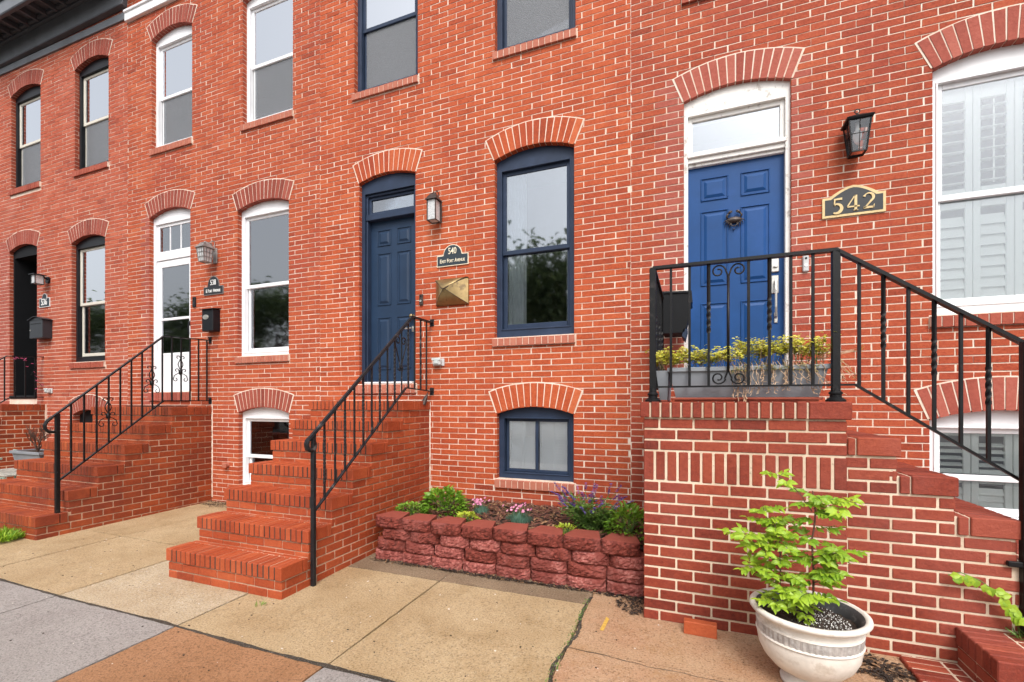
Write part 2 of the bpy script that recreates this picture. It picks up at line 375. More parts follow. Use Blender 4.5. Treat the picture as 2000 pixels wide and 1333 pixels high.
# ---------------------------------------------------------------- ground
def gz(y): return .02*(y+2.0) if y > -6.6 else .02*(-4.6)
def slab(x0, x1, y0, y1, mat, top=0.0, j=.0085, wob=.004):
    b = MB(); n = 14; x0 += j; x1 -= j; y0 += j; y1 -= j; rr = random.Random(int(x0*100)*7+int(y0*100))
    pts = []
    def edge(ax, ay, bx, by):
        L = math.hypot(bx-ax, by-ay); k = max(2, int(L/.06))
        for i in range(k):
            t = i/k; pts.append((ax+(bx-ax)*t+rr.uniform(-wob, wob), ay+(by-ay)*t+rr.uniform(-wob, wob)))
    edge(x0, y0, x1, y0); edge(x1, y0, x1, y1); edge(x1, y1, x0, y1); edge(x0, y1, x0, y0)
    b.face([(x, y, gz(y)+top) for x, y in pts])
    cx, cy = (x0+x1)/2, (y0+y1)/2
    out = [(x+(.006 if x > cx else -.006)*0, y, gz(y)+top-.012) for x, y in pts]
    m = len(pts)
    for i in range(m):
        a = pts[i]; c = pts[(i+1) % m]
        b.face([(a[0], a[1], gz(a[1])+top), (c[0], c[1], gz(c[1])+top), (c[0], c[1], gz(c[1])+top-.03), (a[0], a[1], gz(a[1])+top-.03)])
    o = b.build('sidewalk', mat); o['kind'] = 'structure'; return o
g = MB(); g.face([(-200, -300, -.30), (200, -300, -.30), (200, 60, -.30), (-200, 60, -.30)])
o = g.build('ground', 'joint_dark'); o['kind'] = 'structure'
g = MB(); g.face([(-40, -6.6, -.092-.018), (30, -6.6, -.092-.018), (30, .3, .046-.018), (-40, .3, .046-.018)])
g.face([(-40, -6.6, -.11), (30, -6.6, -.11), (30, -6.6, -.3), (-40, -6.6, -.3)])
o = g.build('sidewalk', 'joint_dark'); o['kind'] = 'structure'
g = MB(); g.face([(-90, -16, -.26), (80, -16, -.26), (80, -6.6, -.26), (-90, -6.6, -.26)])
o = g.build('road', 'asphalt'); o['kind'] = 'structure'
g = MB(); g.box(-40, 30, -6.75, -6.6, -.25, -.10, ch=.01); o = g.build('kerb', 'slab_grey'); o['kind'] = 'structure'
xs = [-13.2, -11.7, -10.2, -8.7, -7.35, -6.04, -4.72, -3.31, -1.99, -.72]
for i in range(len(xs)-1):
    a, b_ = xs[i], xs[i+1]
    mt = 'slab_tan_pale' if i == 6 else 'slab_tan'
    if b_ <= -3.3:
        slab(a, b_, -2.74, -1.58 if i != 6 else -1.9, mt)
        slab(a, b_, -1.58 if i != 6 else -1.9, .0, 'slab_tan', j=.003)
    else:
        slab(a, b_, -2.74, -1.43, mt)
        slab(a, b_, -1.43, -.9, 'slab_gravel', j=.003)
slab(-.72, 1.0, -2.055, -1.2, 'slab_pink', j=.003); slab(-.72, 1.0, -2.74, -2.055, 'slab_pink', j=.003)
slab(1.0, 4.0, -2.74, -1.2, 'slab_pink')
for i, (a, b_, m_) in enumerate([(-9, -7.35, 'slab_grey'), (-7.35, -6.04, 'slab_grey'), (-6.04, -4.72, 'slab_grey'), (-4.72, -3.31, 'slab_grey'), (-3.31, -2.0, 'slab_brown'), (-2.0, -.72, 'slab_grey'), (-.72, .8, 'slab_tan'), (.8, 4, 'slab_grey')]):
    slab(a, b_, -4.05, -2.74, m_)
    slab(a, b_, -6.55, -4.05, 'slab_grey')

# ---------------------------------------------------------------- facade
def arc_pts(x0, x1, zs, rise, n=14):
    c = (x1-x0)/2; rad = (c*c+rise*rise)/(2*rise); cx = (x0+x1)/2; cz = zs+rise-rad; th = math.asin(c/rad)
    return [(cx+rad*math.sin(th-2*th*i/n), cz+rad*math.cos(th-2*th*i/n)) for i in range(n+1)], rad, cx, cz, th
def opening_poly(o, zb=None):
    pts, *_ = arc_pts(o['x0'], o['x1'], o['zs'], o['rise'])      # right -> left
    zb = o['zb'] if zb is None else zb
    return [(o['x0'], zb), (o['x1'], zb)]+pts
RING = .262
def cut_interval(o, za, zb_):
    """x interval a brick row (za..zb_) must leave free for opening o (with its arch ring and sill)"""
    x0, x1, zs = o['x0'], o['x1'], o['zs']; _, rad, cx, cz, th = arc_pts(x0, x1, zs, o['rise'])
    Ro = rad+RING; zo = cz+Ro*math.cos(th); sx = Ro*math.sin(th)-(x1-x0)/2; lo = hi = None
    if zb_ <= o['sb']+.002 or za >= cz+Ro: return None
    ext = 0
    zq = min(zb_, zo)
    if zq > zs: ext = max(ext, sx*(zq-zs)/(zo-zs))
    if za >= zs:
        Rm = rad+RING*.45; d = Rm*Rm-(za-cz)**2
        if d <= 0: return None
        d = math.sqrt(d); lim = (x1-x0)/2+max(0, min(1, (za-zs)/(zo-zs)))*sx
        d = min(d, lim-.004)
        return (cx-d, cx+d)
    e = 0
    if za < o['zb']-.005 and o['sill']: e = max(e, .022)
    return (x0-e, x1+e)
def bricks_wall(mb, x0, x1, z0, z1, course, blen, ops, jt=.0076, proud=.0045, rr=None, pink=None, skip=None):
    rr = rr or rnd; rows = int((z1-z0)/course)
    for r in range(rows):
        za = z0+r*course; zb_ = za+course-jt
        if skip and skip(za): continue
        cuts = [c for c in (cut_interval(o, za+.004, zb_-.004) for o in ops) if c]
        part = [o for o in ops if za < o['sb'] < zb_-.015]
        for o in part:
            zt = o['sb']-.006; xx = o['x0']-.02
            if zt-za > .016:
                while xx < o['x1']+.01:
                    xe = min(xx+blen*.7, o['x1']+.012); mb.box(xx, xe-jt, -proud, .03, za, zt, min(1, max(0, rr.gauss(.4, .2))), 0, .0015); xx += blen*.7
        off = (blen*.5 if r % 2 else 0)
        x = x0-blen+off
        drift = rr.uniform(0, 6)
        while x < x1:
            L = blen; dj = rr.uniform(-.005, .005)+.012*math.sin(r*.13+x*.4); dj2 = rr.uniform(-.003, .003)+.012*math.sin(r*.13+(x+L)*.4); xa, xb = max(x+dj, x0+.001), min(x+L-jt+dj2, x1-.001)
            x += L
            segs = [(xa, xb)]
            for (ca, cb) in cuts:
                ns = []
                for (p, q) in segs:
                    if q <= ca or p >= cb: ns.append((p, q)); continue
                    if p < ca: ns.append((p, ca))
                    if q > cb: ns.append((cb, q))
                segs = ns
            for (p, q) in segs:
                if q-p < .018: continue
                mi = 0
                if pink and pink((p+q)/2, za): mi = 1
                val = min(1, max(0, rr.gauss(.52, .15)))
                if rr.random() < .012: val = rr.uniform(0, .12)
                dp = .012
                edge = any(abs(q-c[0]) < .002 or abs(p-c[1]) < .002 for c in cuts)
                if edge: dp = .10
                pz = proud*rr.uniform(.55, 1.25); jj = lambda: rr.uniform(-.0016, .0016)
                ch = .0016
                f = [(p+ch+jj(), -pz, za+ch+jj()), (q-ch+jj(), -pz, za+ch+jj()), (q-ch+jj(), -pz, zb_-ch+jj()), (p+ch+jj(), -pz, zb_-ch+jj())]
                e = .0 if not edge else .003
                b_ = [(p-(e if abs(p-x0) > .01 else 0), dp, za), (q+e, dp, za), (q+e, dp, zb_), (p-(e if abs(p-x0) > .01 else 0), dp, zb_)]
                mb.mesh(f+b_, [(0, 1, 2, 3), (0, 4, 5, 1), (1, 5, 6, 2), (2, 6, 7, 3), (3, 7, 4, 0)], val, mi)
def arch_ring(o, parent, mats, n=None, name='arch'):
    b = MB(); pts, rad, cx, cz, th = arc_pts(o['x0'], o['x1'], o['zs'], o['rise']); rr = random.Random(int(abs(o['x0'])*100+o['zs']*10))
    n = n or int(2*th*rad/.066); jt = .0105/rad; Ro = rad+RING
    for i in range(n):
        a0 = -th+2*th*i/n+jt*.5; a1 = -th+2*th*(i+1)/n-jt*.5; v = min(1, max(0, rr.gauss(.5, .25))); py = -.011*rr.uniform(.8, 1.1)
        ro = Ro-rr.uniform(0, .006); ri = rad-.006+rr.uniform(-.002, .002); go = .7
        def P(r, a, y): return (cx+r*math.sin(a), y, cz+r*math.cos(a))
        a0o, a1o = a0, a1
        b.hexa([P(ri, a0, py), P(ri, a1, py), P(ri, a1, .11), P(ri, a0, .11), P(ro, a0o, py), P(ro, a1o, py), P(ro, a1o, .11), P(ro, a0o, .11)], v, 0)
    # mortar bed just behind, bulging a little beyond the extrados
    k = 20; Rm = Ro+.009
    for i in range(k):
        a0 = -th-.008+(2*th+.016)*i/k; a1 = -th-.008+(2*th+.016)*(i+1)/k; w1 = rr.uniform(0, .006)
        P = lambda r, a, y: (cx+r*math.sin(a), y, cz+r*math.cos(a))
        b.hexa([P(rad+.004, a0, -.0068), P(rad+.004, a1, -.0068), P(rad+.004, a1, .1), P(rad+.004, a0, .1), P(Rm, a0, -.0068), P(Rm, a1, -.0068), P(Rm, a1, .1), P(Rm, a0, .1)], .5, 1)
    return b.build(name, mats, parent)
def sill(o, parent, mat='brick_sill', ov=.02, h=None):
    b = MB(); x0, x1 = o['x0']-ov, o['x1']+.012; n = int(round((x1-x0)/.072)); zt = o['zb']; zb = o['sb']; rr = random.Random(int(abs(o['x0'])*50)); w_ = (x1-x0)/n
    for i in range(n):
        a = x0+i*w_+.004; c = a+w_-.009; v = min(1, max(0, rr.gauss(.5, .2))); j = rr.uniform(-.002, .002)
        b.hexa([(a, -.034+j, zb), (c, -.034+j, zb), (c, .10, zb), (a, .10, zb), (a, -.034+j, zt-.014), (c, -.034+j, zt-.014), (c, .10, zt+.004), (a, .10, zt+.004)], v)
    b.box(x0+.002, x1-.002, -.028, .1, zb+.006, zt-.018, .5, 1)
    return b.build('sill', [mat, 'mortar_cream'], parent)
def slats(b, x0, x1, z0, z1, y, pitch, depth, ang, mi=0):
    n = int((z1-z0)/pitch); dy = math.cos(ang)*depth/2; dz = math.sin(ang)*depth/2
    for i in range(n):
        z = z0+(i+.5)*pitch
        b.hexa([(x0, y-dy, z-dz), (x1, y-dy, z-dz), (x1, y+dy, z+dz), (x0, y+dy, z+dz), (x0, y-dy, z-dz+.003), (x1, y-dy, z-dz+.003), (x1, y+dy, z+dz+.003), (x0, y+dy, z+dz+.003)], .5, mi)
def frame_rect(b, x0, x1, z0, z1, w, y0, y1, mi=0, wt=None, wb=None, ch=.004):
    wt = wt or w; wb = wb or w
    b.box(x0, x0+w, y0, y1, z0, z1, .5, mi, ch); b.box(x1-w, x1, y0, y1, z0, z1, .5, mi, ch)
    b.box(x0+w, x1-w, y0+.001, y1, z1-wt, z1, .5, mi, ch); b.box(x0+w, x1-w, y0+.001, y1, z0, z0+wb, .5, mi, ch)
def casing(o, part, mat, cw, cb, ct, y0=.065, y1=.14, name='window'):
    b = MB(); outer = opening_poly(o)
    ix0, ix1, iz0, iz1 = o['x0']+cw, o['x1']-cw, o['zb']+cb, o['zs']-ct
    b.extr(outer, [[(ix0, iz0), (ix0, iz1), (ix1, iz1), (ix1, iz0)]], y0, y1)
    # inner bead
    frame_rect(b, ix0-.012, ix1+.012, iz0-.012, iz1+.012, .014, y0-.010, y0+.002)
    return b, (ix0, ix1, iz0, iz1)
def window(h, o, casem, sashm, style):
    cw = o.get('cw', .065); cb = o.get('cb', .07); ct = o.get('ct', .09)
    b, (x0, x1, z0, z1) = casing(o, h, casem, cw, cb, ct)
    # deep jamb behind the casing
    for (a, c, e, g) in ((x0-.03, x0, z0, z1), (x1, x1+.03, z0, z1)): b.box(a, c, .12, .24, e, g)
    b.box(x0-.03, x1+.03, .12, .24, z1, z1+.03); b.box(x0-.03, x1+.03, .12, .24, z0-.03, z0)
    W = b.build('window', casem, h)
    zm = z0+(z1-z0)*o.get('mid', .485); sw = .045
    if style != 'slider':
        s = MB(); frame_rect(s, x0, x1, zm-.02, z1, sw, .095, .122, wb=.05); s.build('upper_sash', sashm, W)
        s = MB(); frame_rect(s, x0, x1, z0, zm+.022, sw, .124, .150, wb=.065, wt=.04)
        s.box((x0+x1)/2-.03, (x0+x1)/2+.03,   .114, .126, zm+.004, zm+.02); s.build('lower_sash', sashm, W)
        up = 'glass_shutter' if o['kind'] == 'bas' and style == 'blind' else 'glass_sky' if style in ('curtain', 'plain538') else 'glass_shutter' if style == 'shutter' else 'glass_upper'
        p = MB(); p.box(x0+sw-.004, x1-sw+.004, .107, .110, zm+.026, z1-sw+.004); p.build('pane', up, W)
        p = MB(); p.box(x0+sw-.004, x1-sw+.004, .136, .139, z0+.06, zm-.015); p.build('pane', {'shutter': 'glass_shutter', 'blind': 'glass_blind'}.get(style, 'glass_clear'), W)
    if style in ('blind', 'blind_open', 'plain538'):
        s = MB(); s.box(x0+.04, x1-.04, .117, .119, z0+.05, zm-.02)
        if style == 'blind' and o['kind'] == 'win': s.build('insect_screen', 'insect_screen', W)
        s = MB()
        if style == 'blind': slats(s, x0+.02, x1-.02, z0, z1, .158, .033, .036, R(78 if o['kind'] == 'bas' else -78))
        elif style == 'blind_open': slats(s, x0+.03, x1-.03, z0+.05, z1, .18, .045, .040, R(28))
        if style != 'plain538':
            s.build('blind', 'blind_white', W)
        else:
            for k in range(26):
                xa = x0+.03+k*(x1-x0-.06)/26; s.box(xa, xa+(x1-x0)/27, .235+.008*math.sin(k*1.9), .24+.008*math.sin(k*1.9), z0, z1)
            s.build('curtain', 'interior_dim', W)
    if style == 'curtain':
        s = MB(); n = 44
        for (ca, cb_) in ((x0+.01, x0+.25), (x1-.07, x1)):
            V = []; 
            for i in range(n+1):
                t = i/n; V.append((ca+(cb_-ca)*t, .195+.018*math.sin(t*math.pi*2*(cb_-ca)/.045)))
            for i in range(n):
                a, c = V[i], V[i+1]; s.face([(a[0], a[1], z0), (c[0], c[1], z0), (c[0], c[1], z1), (a[0], a[1], z1)])
        s.build('curtain', 'curtain', W, smooth=True)
        s = MB()
        for (lx, lz) in ((-1.52, 3.16), (-1.42, 3.20), (-1.34, 3.15)):
            s = MB(); s.lathe([(0, .03), (.014, .02), (.018, 0), (.010, -.025), (0, -.03)], (lx+.25, 1.2, lz+.25), 10); s.build('chandelier_bulb', 'lamp_glow', W)
    if style == 'shutter':
        s = MB(); nP = 3 if x1-x0 > .8 else 2; pw = (x1-x0-.02)/nP
        for k in range(nP):
            a = x0+.01+k*pw; c = a+pw-.004
            for (za, zb_) in ((zm+.03, z1-.02), (z0+.0, zm-.0)):
                frame_rect(s, a, c, za, zb_, .05, .158, .180, wt=(.05 if o['kind'] == 'bas' else .12 if za > zm else .08), wb=.04 if o['kind'] == 'bas' else .06)
                up_ = za > zm
                if o['kind'] == 'bas':
                    slats(s, a+.05, c-.05, za+.045, zb_-.055, .176, .056, .050, R(24) if up_ else R(66)); slats(s, a+.05, c-.05, za+.05, zb_-.05, .176, .056, .050, R(24) if up_ else R(66)); continue
                slats(s, a+.05, c-.05, za+.06, zb_-(.12 if up_ else .08), .176, .088, .074 if up_ else .088, R(8) if up_ else R(70)); slats(s, a+.05, c-.05, za+.066, zb_-(.114 if up_ else .074), .176, .088, .074 if up_ else .088, R(8) if up_ else R(70))
                s.box((a+c)/2-.005, (a+c)/2+.005, .150, .158, za+.08, zb_-.14) if up_ and k == 1 else None
        s.build('shutter', 'shutter_white', W)
    if style == 'slider':
        xm = (x0+x1)/2
        for (a, c, y) in ((x0, xm+.02, .13), (xm-.02, x1, .10)):
            s = MB(); frame_rect(s, a, c, z0, z1, .035, y, y+.025); s.build('sash', sashm, W)
        p = MB(); p.box(x0+.03, xm-.01, .133, .136, z0+.03, z1-.03); p.build('pane', 'glass_shutter', W)
        p = MB(); p.box(xm+.01, x1-.03, .111, .114, z0+.03, z1-.03); p.build('pane', 'glass_shutter', W)
        s = MB()
        for (a, c) in ((x0+.03, xm-.015), (xm+.015, x1-.03)):
            frame_rect(s, a, c, z0+.02, z1-.02, .03, .146, .160); m2 = (a+c)/2
            s.box(m2-.012, m2+.012, .1455, .160, z0+.03, z1-.03)
            slats(s, a+.03, m2-.012, z0+.05, z1-.05, .156, .032, .033, R(76)); slats(s, m2+.012, c-.03, z0+.05, z1-.05, .156, .032, .033, R(76))
        s.build('shutter', 'blind_white', W)
    return W
def backroom(b, o):
    x0, x1, z0, z1 = o['x0'], o['x1'], o['zb'], o['zs']+o['rise']; Y0, Y1 = .245, 1.6
    b.box(x0-.5, x1+.5, Y1, Y1+.02, z0-.4, z1+.3); b.box(x0-.52, x0-.5, Y0, Y1, z0-.4, z1+.3); b.box(x1+.5, x1+.52, Y0, Y1, z0-.4, z1+.3)
    b.box(x0-.5, x1+.5, Y0, Y1, z1+.3, z1+.32); b.box(x0-.5, x1+.5, Y0, Y1, z0-.42, z0-.4)
m, nt_, b_ = newmat('lamp_glow'); b_.inputs['Base Color'].default_value = (1, .8, .6, 1); b_.inputs['Emission Color'].default_value = (1, .62, .38, 1); b_.inputs['Emission Strength'].default_value = 3

def OP(kind, x0, x1, zb, zs, rise, sb, **k): return dict(kind=kind, x0=x0, x1=x1, zb=zb, zs=zs, rise=rise, sb=sb, sill=k.pop('sill', True), **k)
HOUSES = [
 dict(n='536', x0=-14.0, x1=-8.79, course=.0682, mat='brick_536', arch='brick_arch_dark', z1=8.35, label='leftmost brick rowhouse with black door, black window trim and black cornice',
  ops=[OP('win', -12.42, -11.39, 5.69, 7.50, .11, 5.575, style='blind'), OP('win', -10.30, -9.31, 5.665, 7.475, .11, 5.56, style='blind'),
       OP('door', -12.48, -11.51, 1.60, 4.48, .10, 1.5, sill=False), OP('win', -10.40, -9.41, 2.25, 4.385, .10, 2.14, style='blind_open', cb=.10),
       OP('bas', -10.36, -9.46, .75, 1.31, .10, .65, style='black')]),
 dict(n='538', x0=-8.79, x1=-4.67, course=.0650, mat='brick_538', arch='brick_arch_dark', z1=8.6, label='brick rowhouse with white storm door and white vinyl windows',
  ops=[OP('win', -8.175, -7.205, 5.635, 7.41, .11, 5.53, style='blind'), OP('win', -6.12, -5.15, 5.59, 7.41, .11, 5.49, style='blind'),
       OP('door', -8.23, -7.245, 1.70, 4.53, .10, 1.56, sill=True), OP('win', -6.225, -5.225, 2.205, 4.35, .09, 2.105, style='plain538', cb=.06),
       OP('bas', -6.205, -5.223, .29, 1.385, .08, .2, style='blind', mid=.40)]),
 dict(n='540', x0=-4.67, x1=-.579, course=.0648, mat='brick_540', arch='brick_540', z1=8.6, label='orange brick rowhouse with navy door and navy window trim',
  ops=[OP('win', -4.10, -3.13, 5.55, 7.35, .10, 5.455, style='blind'), OP('win', -2.103, -1.155, 5.545, 7.35, .10, 5.447, style='blind'),
       OP('door', -4.02, -3.162, 1.765, 4.37, .075, 1.645), OP('win', -2.106, -1.17, 2.268, 4.305, .095, 2.168, style='curtain', cb=.10, ct=.115),
       OP('bas', -2.077, -1.175, .66, 1.405, .08, .56, style='slider', cb=.07, ct=.06)]),
 dict(n='542', x0=-.579, x1=3.7, course=.0660, mat='brick_542', arch='brick_pink', z1=8.6, label='dark red brick rowhouse with bright blue door and shuttered white windows',
  ops=[OP('win', -.07, .86, 5.555, 7.35, .10, 5.45, style='blind'), OP('win', 1.875, 2.81, 5.555, 7.35, .10, 5.45, style='blind'),
       OP('door', -.071, .856, 1.60, 4.493, .085, 1.55, sill=False), OP('win', 1.875, 2.81, 2.255, 4.315, .10, 2.15, style='shutter', cb=.085, ct=.10, cw=.06),
       OP('bas', 1.855, 2.81, .52, 1.385, .085, .42, style='shutter', cb=.07, ct=.07, mid=.42)])]
CASE = {'536': ('black_paint', 'cream_vinyl'), '538': ('white_paint', 'white_paint'), '540': ('navy_paint', 'navy_paint'), '542': ('white_paint', 'white_paint')}
def panels(b, rects, y, ring=.012, depth=.010, mi=0):
    """raised panels: a moulding groove and a bevelled field"""
    for (a, c, e, g) in rects:
        for (p, q, r_, s_) in ((a, c, g-.012, g), (a, c, e, e+.012), (a, a+.012, e+.012, g-.012), (c-.012, c, e+.012, g-.012)):
            b.box(p, q, y-.010, y+.004, r_, s_, .5, mi, .004)
        i1 = .03; i2 = .055
        V = [(a+i1, y-.001, e+i1), (c-i1, y-.001, e+i1), (c-i1, y-.001, g-i1), (a+i1, y-.001, g-i1), (a+i2, y-.013, e+i2), (c-i2, y-.013, e+i2), (c-i2, y-.013, g-i2), (a+i2, y-.013, g-i2)]
        b.mesh(V, [(4, 5, 6, 7), (0, 1, 5, 4), (1, 2, 6, 5), (2, 3, 7, 6), (3, 0, 4, 7)], .5, mi)
def sixpanel(x0, x1, z0, z1):
    W_ = x1-x0; H = z1-z0; st = W_*.14; mw = W_*.13; pw = (W_-2*st-mw)/2; out = []
    for (f0, f1) in ((.075, .40), (.475, .80), (.845, .945)):
        for k in (0, 1):
            a = x0+st+k*(pw+mw); out.append((a, a+pw, z0+H*f0, z0+H*f1))
    return out
def knob(parent, x, y, z, mat='nickel', r=.028):
    b = MB(); pr = [(0, 0), (.03, 0), (.03, .006), (.012, .010), (.012, .035), (r, .045), (r*1.05, .06), (r*.6, .075), (0, .078)]
    n = 20; base = len(b.v)
    for (rr_, d) in pr:
        for k in range(n): t = 2*math.pi*k/n; b.v.append((x+rr_*math.cos(t), y-d, z+rr_*math.sin(t)))
    for i in range(len(pr)-1):
        for k in range(n): b.f.append((base+i*n+k, base+i*n+(k+1) % n, base+(i+1)*n+(k+1) % n, base+(i+1)*n+k)); b.b.append(.5); b.m.append(0)
    return b.build('door_knob', mat, parent, smooth=True)
for H in HOUSES:
    root = thing('brick_rowhouse', H['label'], 'rowhouse', ((H['x0']+H['x1'])/2, 0, 0), 'brick rowhouses in the terrace')
    H['root'] = root; ops = H['ops']
    # carcass: mortar face with the openings cut through, and their reveals
    b = MB(); outer = [(H['x0'], -.1), (H['x1'], -.1), (H['x1'], H['z1']), (H['x0'], H['z1'])]
    b.extr(outer, [opening_poly(o, o['zb']-(.0)) for o in ops], .0005, .24, .5, 0)
    for o in ops: backroom(b, o)
    nb = len(b.f)
    for i in range(nb):
        pass
    # mortar = slot 0, room = slot 2
    cnt = 0
    x0, x1 = H['x0'], H['x1']
    def pinkf(x, z, H=H):
        if H['n'] == '542': return (-.071-.24 < x < -.071 or .856 < x < .856+.21) and 1.6 < z < 4.75 and (int(z/.0660) % 2 == 0 or abs(x-.39) < .60)
        if H['n'] == '536': return (-12.85 < x < -12.48 or -11.51 < x < -11.36) and z < 4.7
        if H['n'] == '538': return (-8.42 < x < -8.22 and z < 4.6) or (.0 < z < 1.1 and x < -6.3 and False)
        if H['n'] == '540': return (-2.25 < x < -1.15 and .3 < z < .56) or (x > -.70 and z < 3.4 and hash((int(x*9), int(z*30))) % 3)
        return False
    bricks_wall(b, x0, x1, .0, H['z1']-.02, H['course'], {'536': .237, '538': .238, '540': .232, '542': .228}[H['n']], ops, rr=random.Random(int(H['n'])), pink=pinkf, proud=.004)
    rv = random.Random(99)
    for o in ops:
        r0 = int(math.ceil((o['zb']+.01)/H['course']))
        for r_ in range(r0-1, int(o['zs']/H['course'])+1):
            za, zc = max(r_*H['course'], o['zb']+.002), min((r_+1)*H['course']-.0085, o['zs']+.01)
            if zc-za < .015: continue
            v1, v2 = rv.random(), rv.random()
            sp = .055 if r_ % 2 else .112
            for (xa, xb) in ((o['x0']-.03, o['x0']+.0035), (o['x1']-.0035, o['x1']+.03)):
                b.box(xa, xb, -.002, sp-.004, za, zc, v1*.7, 0, .0015)
                if sp < .1: b.box(xa, xb, sp+.004, .14, za, zc, v2*.7, 0, .0015)
    # face ranges: recompute slots (carcass faces were appended first)
    for i in range(nb): b.m[i] = 2
    nr = len(ops)*30
    for i in range(nb-nr, nb): b.m[i] = 3
    wall = b.build('wall', [H['mat'], 'brick_pink' if H['n'] != '540' else 'brick_542', 'mortar_cream', {'538': 'interior_mid', '542': 'interior_light'}.get(H['n'], 'interior_dark')], root)
    cm, sm_ = CASE[H['n']]
    for o in ops:
        am = [H['arch'], 'mortar_cream']
        if o['kind'] in ('win', 'bas') and o['style'] != 'black':
            W_ = window(root, o, cm, sm_, o['style']); arch_ring(o, W_, am)
            sill(o, W_, 'brick_sill' if H['n'] not in ('542', '536') else 'brick_arch')
        elif o['kind'] == 'bas':
            b = MB(); b.extr(opening_poly(o), [], .10, .13); W_ = b.build('window', 'black_matte', root); arch_ring(o, W_, am)
        o['W'] = None
# ---- doors
def door_538():
    H = HOUSES[1]; root = H['root']; o = H['ops'][2]
    b = MB(); x0, x1 = o['x0']+.055, o['x1']-.055; z0, z1 = 1.72, 4.43
    b.extr(opening_poly(o), [[(x0, z0), (x0, z1), (x1, z1), (x1, z0)]], .06, .13)
    b.box(x0, x1, .07, .16, 3.84, 3.93, ch=.004)
    b.box(o['x0'], o['x1'], .03, .12, 1.70, 1.725, ch=.004)
    D = b.build('door_frame', 'white_paint', root); arch_ring(o, D, ['brick_arch_dark', 'mortar_cream']); sill(o, D, 'brick_pink', ov=.0)
    b = MB(); frame_rect(b, x0, x1, 3.93, z1, .05, .085, .12, wt=.05, wb=.06)
    for k in (1, 2): xx = x0+.05+(x1-x0-.1)*k/3; b.box(xx-.008, xx+.008, .09, .11, 3.98, z1-.05)
    T = b.build('transom', 'white_paint', root); p = MB(); p.box(x0+.04, x1-.04, .10, .103, 3.98, z1-.04); p.build('pane', 'glass_sky', T)
    b = MB(); a, c = x0+.005, x1-.005; e, g_ = 1.73, 3.835
    b.box(a, a+.10, .085, .12, e, g_, ch=.004); b.box(c-.10, c, .085, .12, e, g_, ch=.004)
    b.box(a+.1, c-.1, .086, .12, g_-.11, g_, ch=.004); b.box(a+.1, c-.1, .086, .12, e, e+.60, ch=.004); b.box(a+.1, c-.1, .086, .12, 2.86, 2.90, ch=.003)
    b.box(a+.13, c-.13, .080, .088, e+.56, e+.575, ch=.002)
    D2 = b.build('storm_door', 'white_paint', root)
    p = MB(); p.box(a+.1, c-.1, .10, .103, 2.90, g_-.11); p.build('pane', 'glass_sky', D2)
    p = MB(); p.box(a+.1, c-.1, .10, .103, e+.60, 2.86); p.build('pane', 'glass_clear', D2)
    b = MB(); b.tube([(c-.05, .085, 2.77), (c-.05, .05, 2.79), (c-.05, .04, 2.72), (c-.05, .045, 2.60)], .012, 6); b.box(c-.07, c-.03, .07, .09, 2.74, 2.82); b.build('handle', 'black_paint', D2)
    b = MB(); b.box(x0, x1, .19, .22, 1.73, 3.84); panels(b, sixpanel(x0, x1, 1.75, 3.83), .19); b.build('inner_door', 'room_door', root)
door_538()
def door_540():
    root = HOUSES[2]['root']; o = HOUSES[2]['ops'][2]; x0, x1 = o['x0']+.05, o['x1']-.05; z0, z1 = 1.79, 4.24
    b = MB(); b.extr(opening_poly(o), [[(x0, z0), (x0, z1), (x1, z1), (x1, z0)]], .05, .12)
    b.box(x0-.02, x0, .12, .24, z0, z1); b.box(x1, x1+.02, .12, .24, z0, z1); b.box(x0, x1, .12, .24, z1, z1+.02)
    frame_rect(b, x0, x1, z0, z1, .022, .08, .19, wt=.03, wb=.01)
    b.box(x0, x1, .07, .22, 3.90, 3.98, ch=.006)
    D = b.build('door_frame', 'navy_paint', root); arch_ring(o, D, ['brick_540', 'mortar_cream']); sill(o, D, 'brick_sill', ov=.05)
    b = MB(); b.box(x0, x1, -.005, .2, 1.768, 1.79, ch=.003); b.build('threshold', 'white_paint', root)
    b = MB(); frame_rect(b, x0+.02, x1-.02, 3.98, z1-.03, .035, .11, .15); T = b.build('transom', 'navy_paint', root)
    p = MB(); p.box(x0+.05, x1-.05, .13, .133, 4.01, z1-.06); p.build('pane', 'glass_sky', T)
    b = MB(); a, c = x0+.022, x1-.022; b.box(a, c, .155, .20, 1.80, 3.90); panels(b, sixpanel(a, c, 1.80, 3.90), .155)
    L = b.build('door', 'navy_door', root); knob(L, c-.06, .155, 2.62, 'brass'); 
    b = MB(); b.box(c-.085, c-.035, .148, .156, 2.43, 2.50, ch=.004); b.tube([(c-.06, .15, 2.47), (c-.06, .10, 2.47), (c-.15, .095, 2.465)], .009, 8); b.build('handle', 'nickel', L)
door_540()
def door_536():
    root = HOUSES[0]['root']; o = HOUSES[0]['ops'][2]; x0, x1 = o['x0']+.045, o['x1']-.045; z0, z1 = 1.66, 4.36
    b = MB(); b.extr(opening_poly(o), [[(x0, z0), (x0, z1), (x1, z1), (x1, z0)]], .055, .12)
    b.box(x0-.02, x0, .12, .62, z0, z1); b.box(x1, x1+.02, .12, .62, z0, z1); b.box(x0, x1, .12, .62, z1, z1+.02)
    b.box(x0, x1, .5, .56, 3.75, 3.85, ch=.006); b.box(x0-.02, x1+.02, -.02, .6, 1.60, 1.66, ch=.008)
    D = b.build('door_frame', 'black_matte', root); arch_ring(o, D, ['brick_arch_dark', 'mortar_cream'])
    b = MB(); b.box(x0, x1, .58, .62, 1.66, 4.36); panels(b, sixpanel(x0+.02, x1-.02, 1.68, 3.75), .58); b.build('door', 'black_matte', root)
door_536()
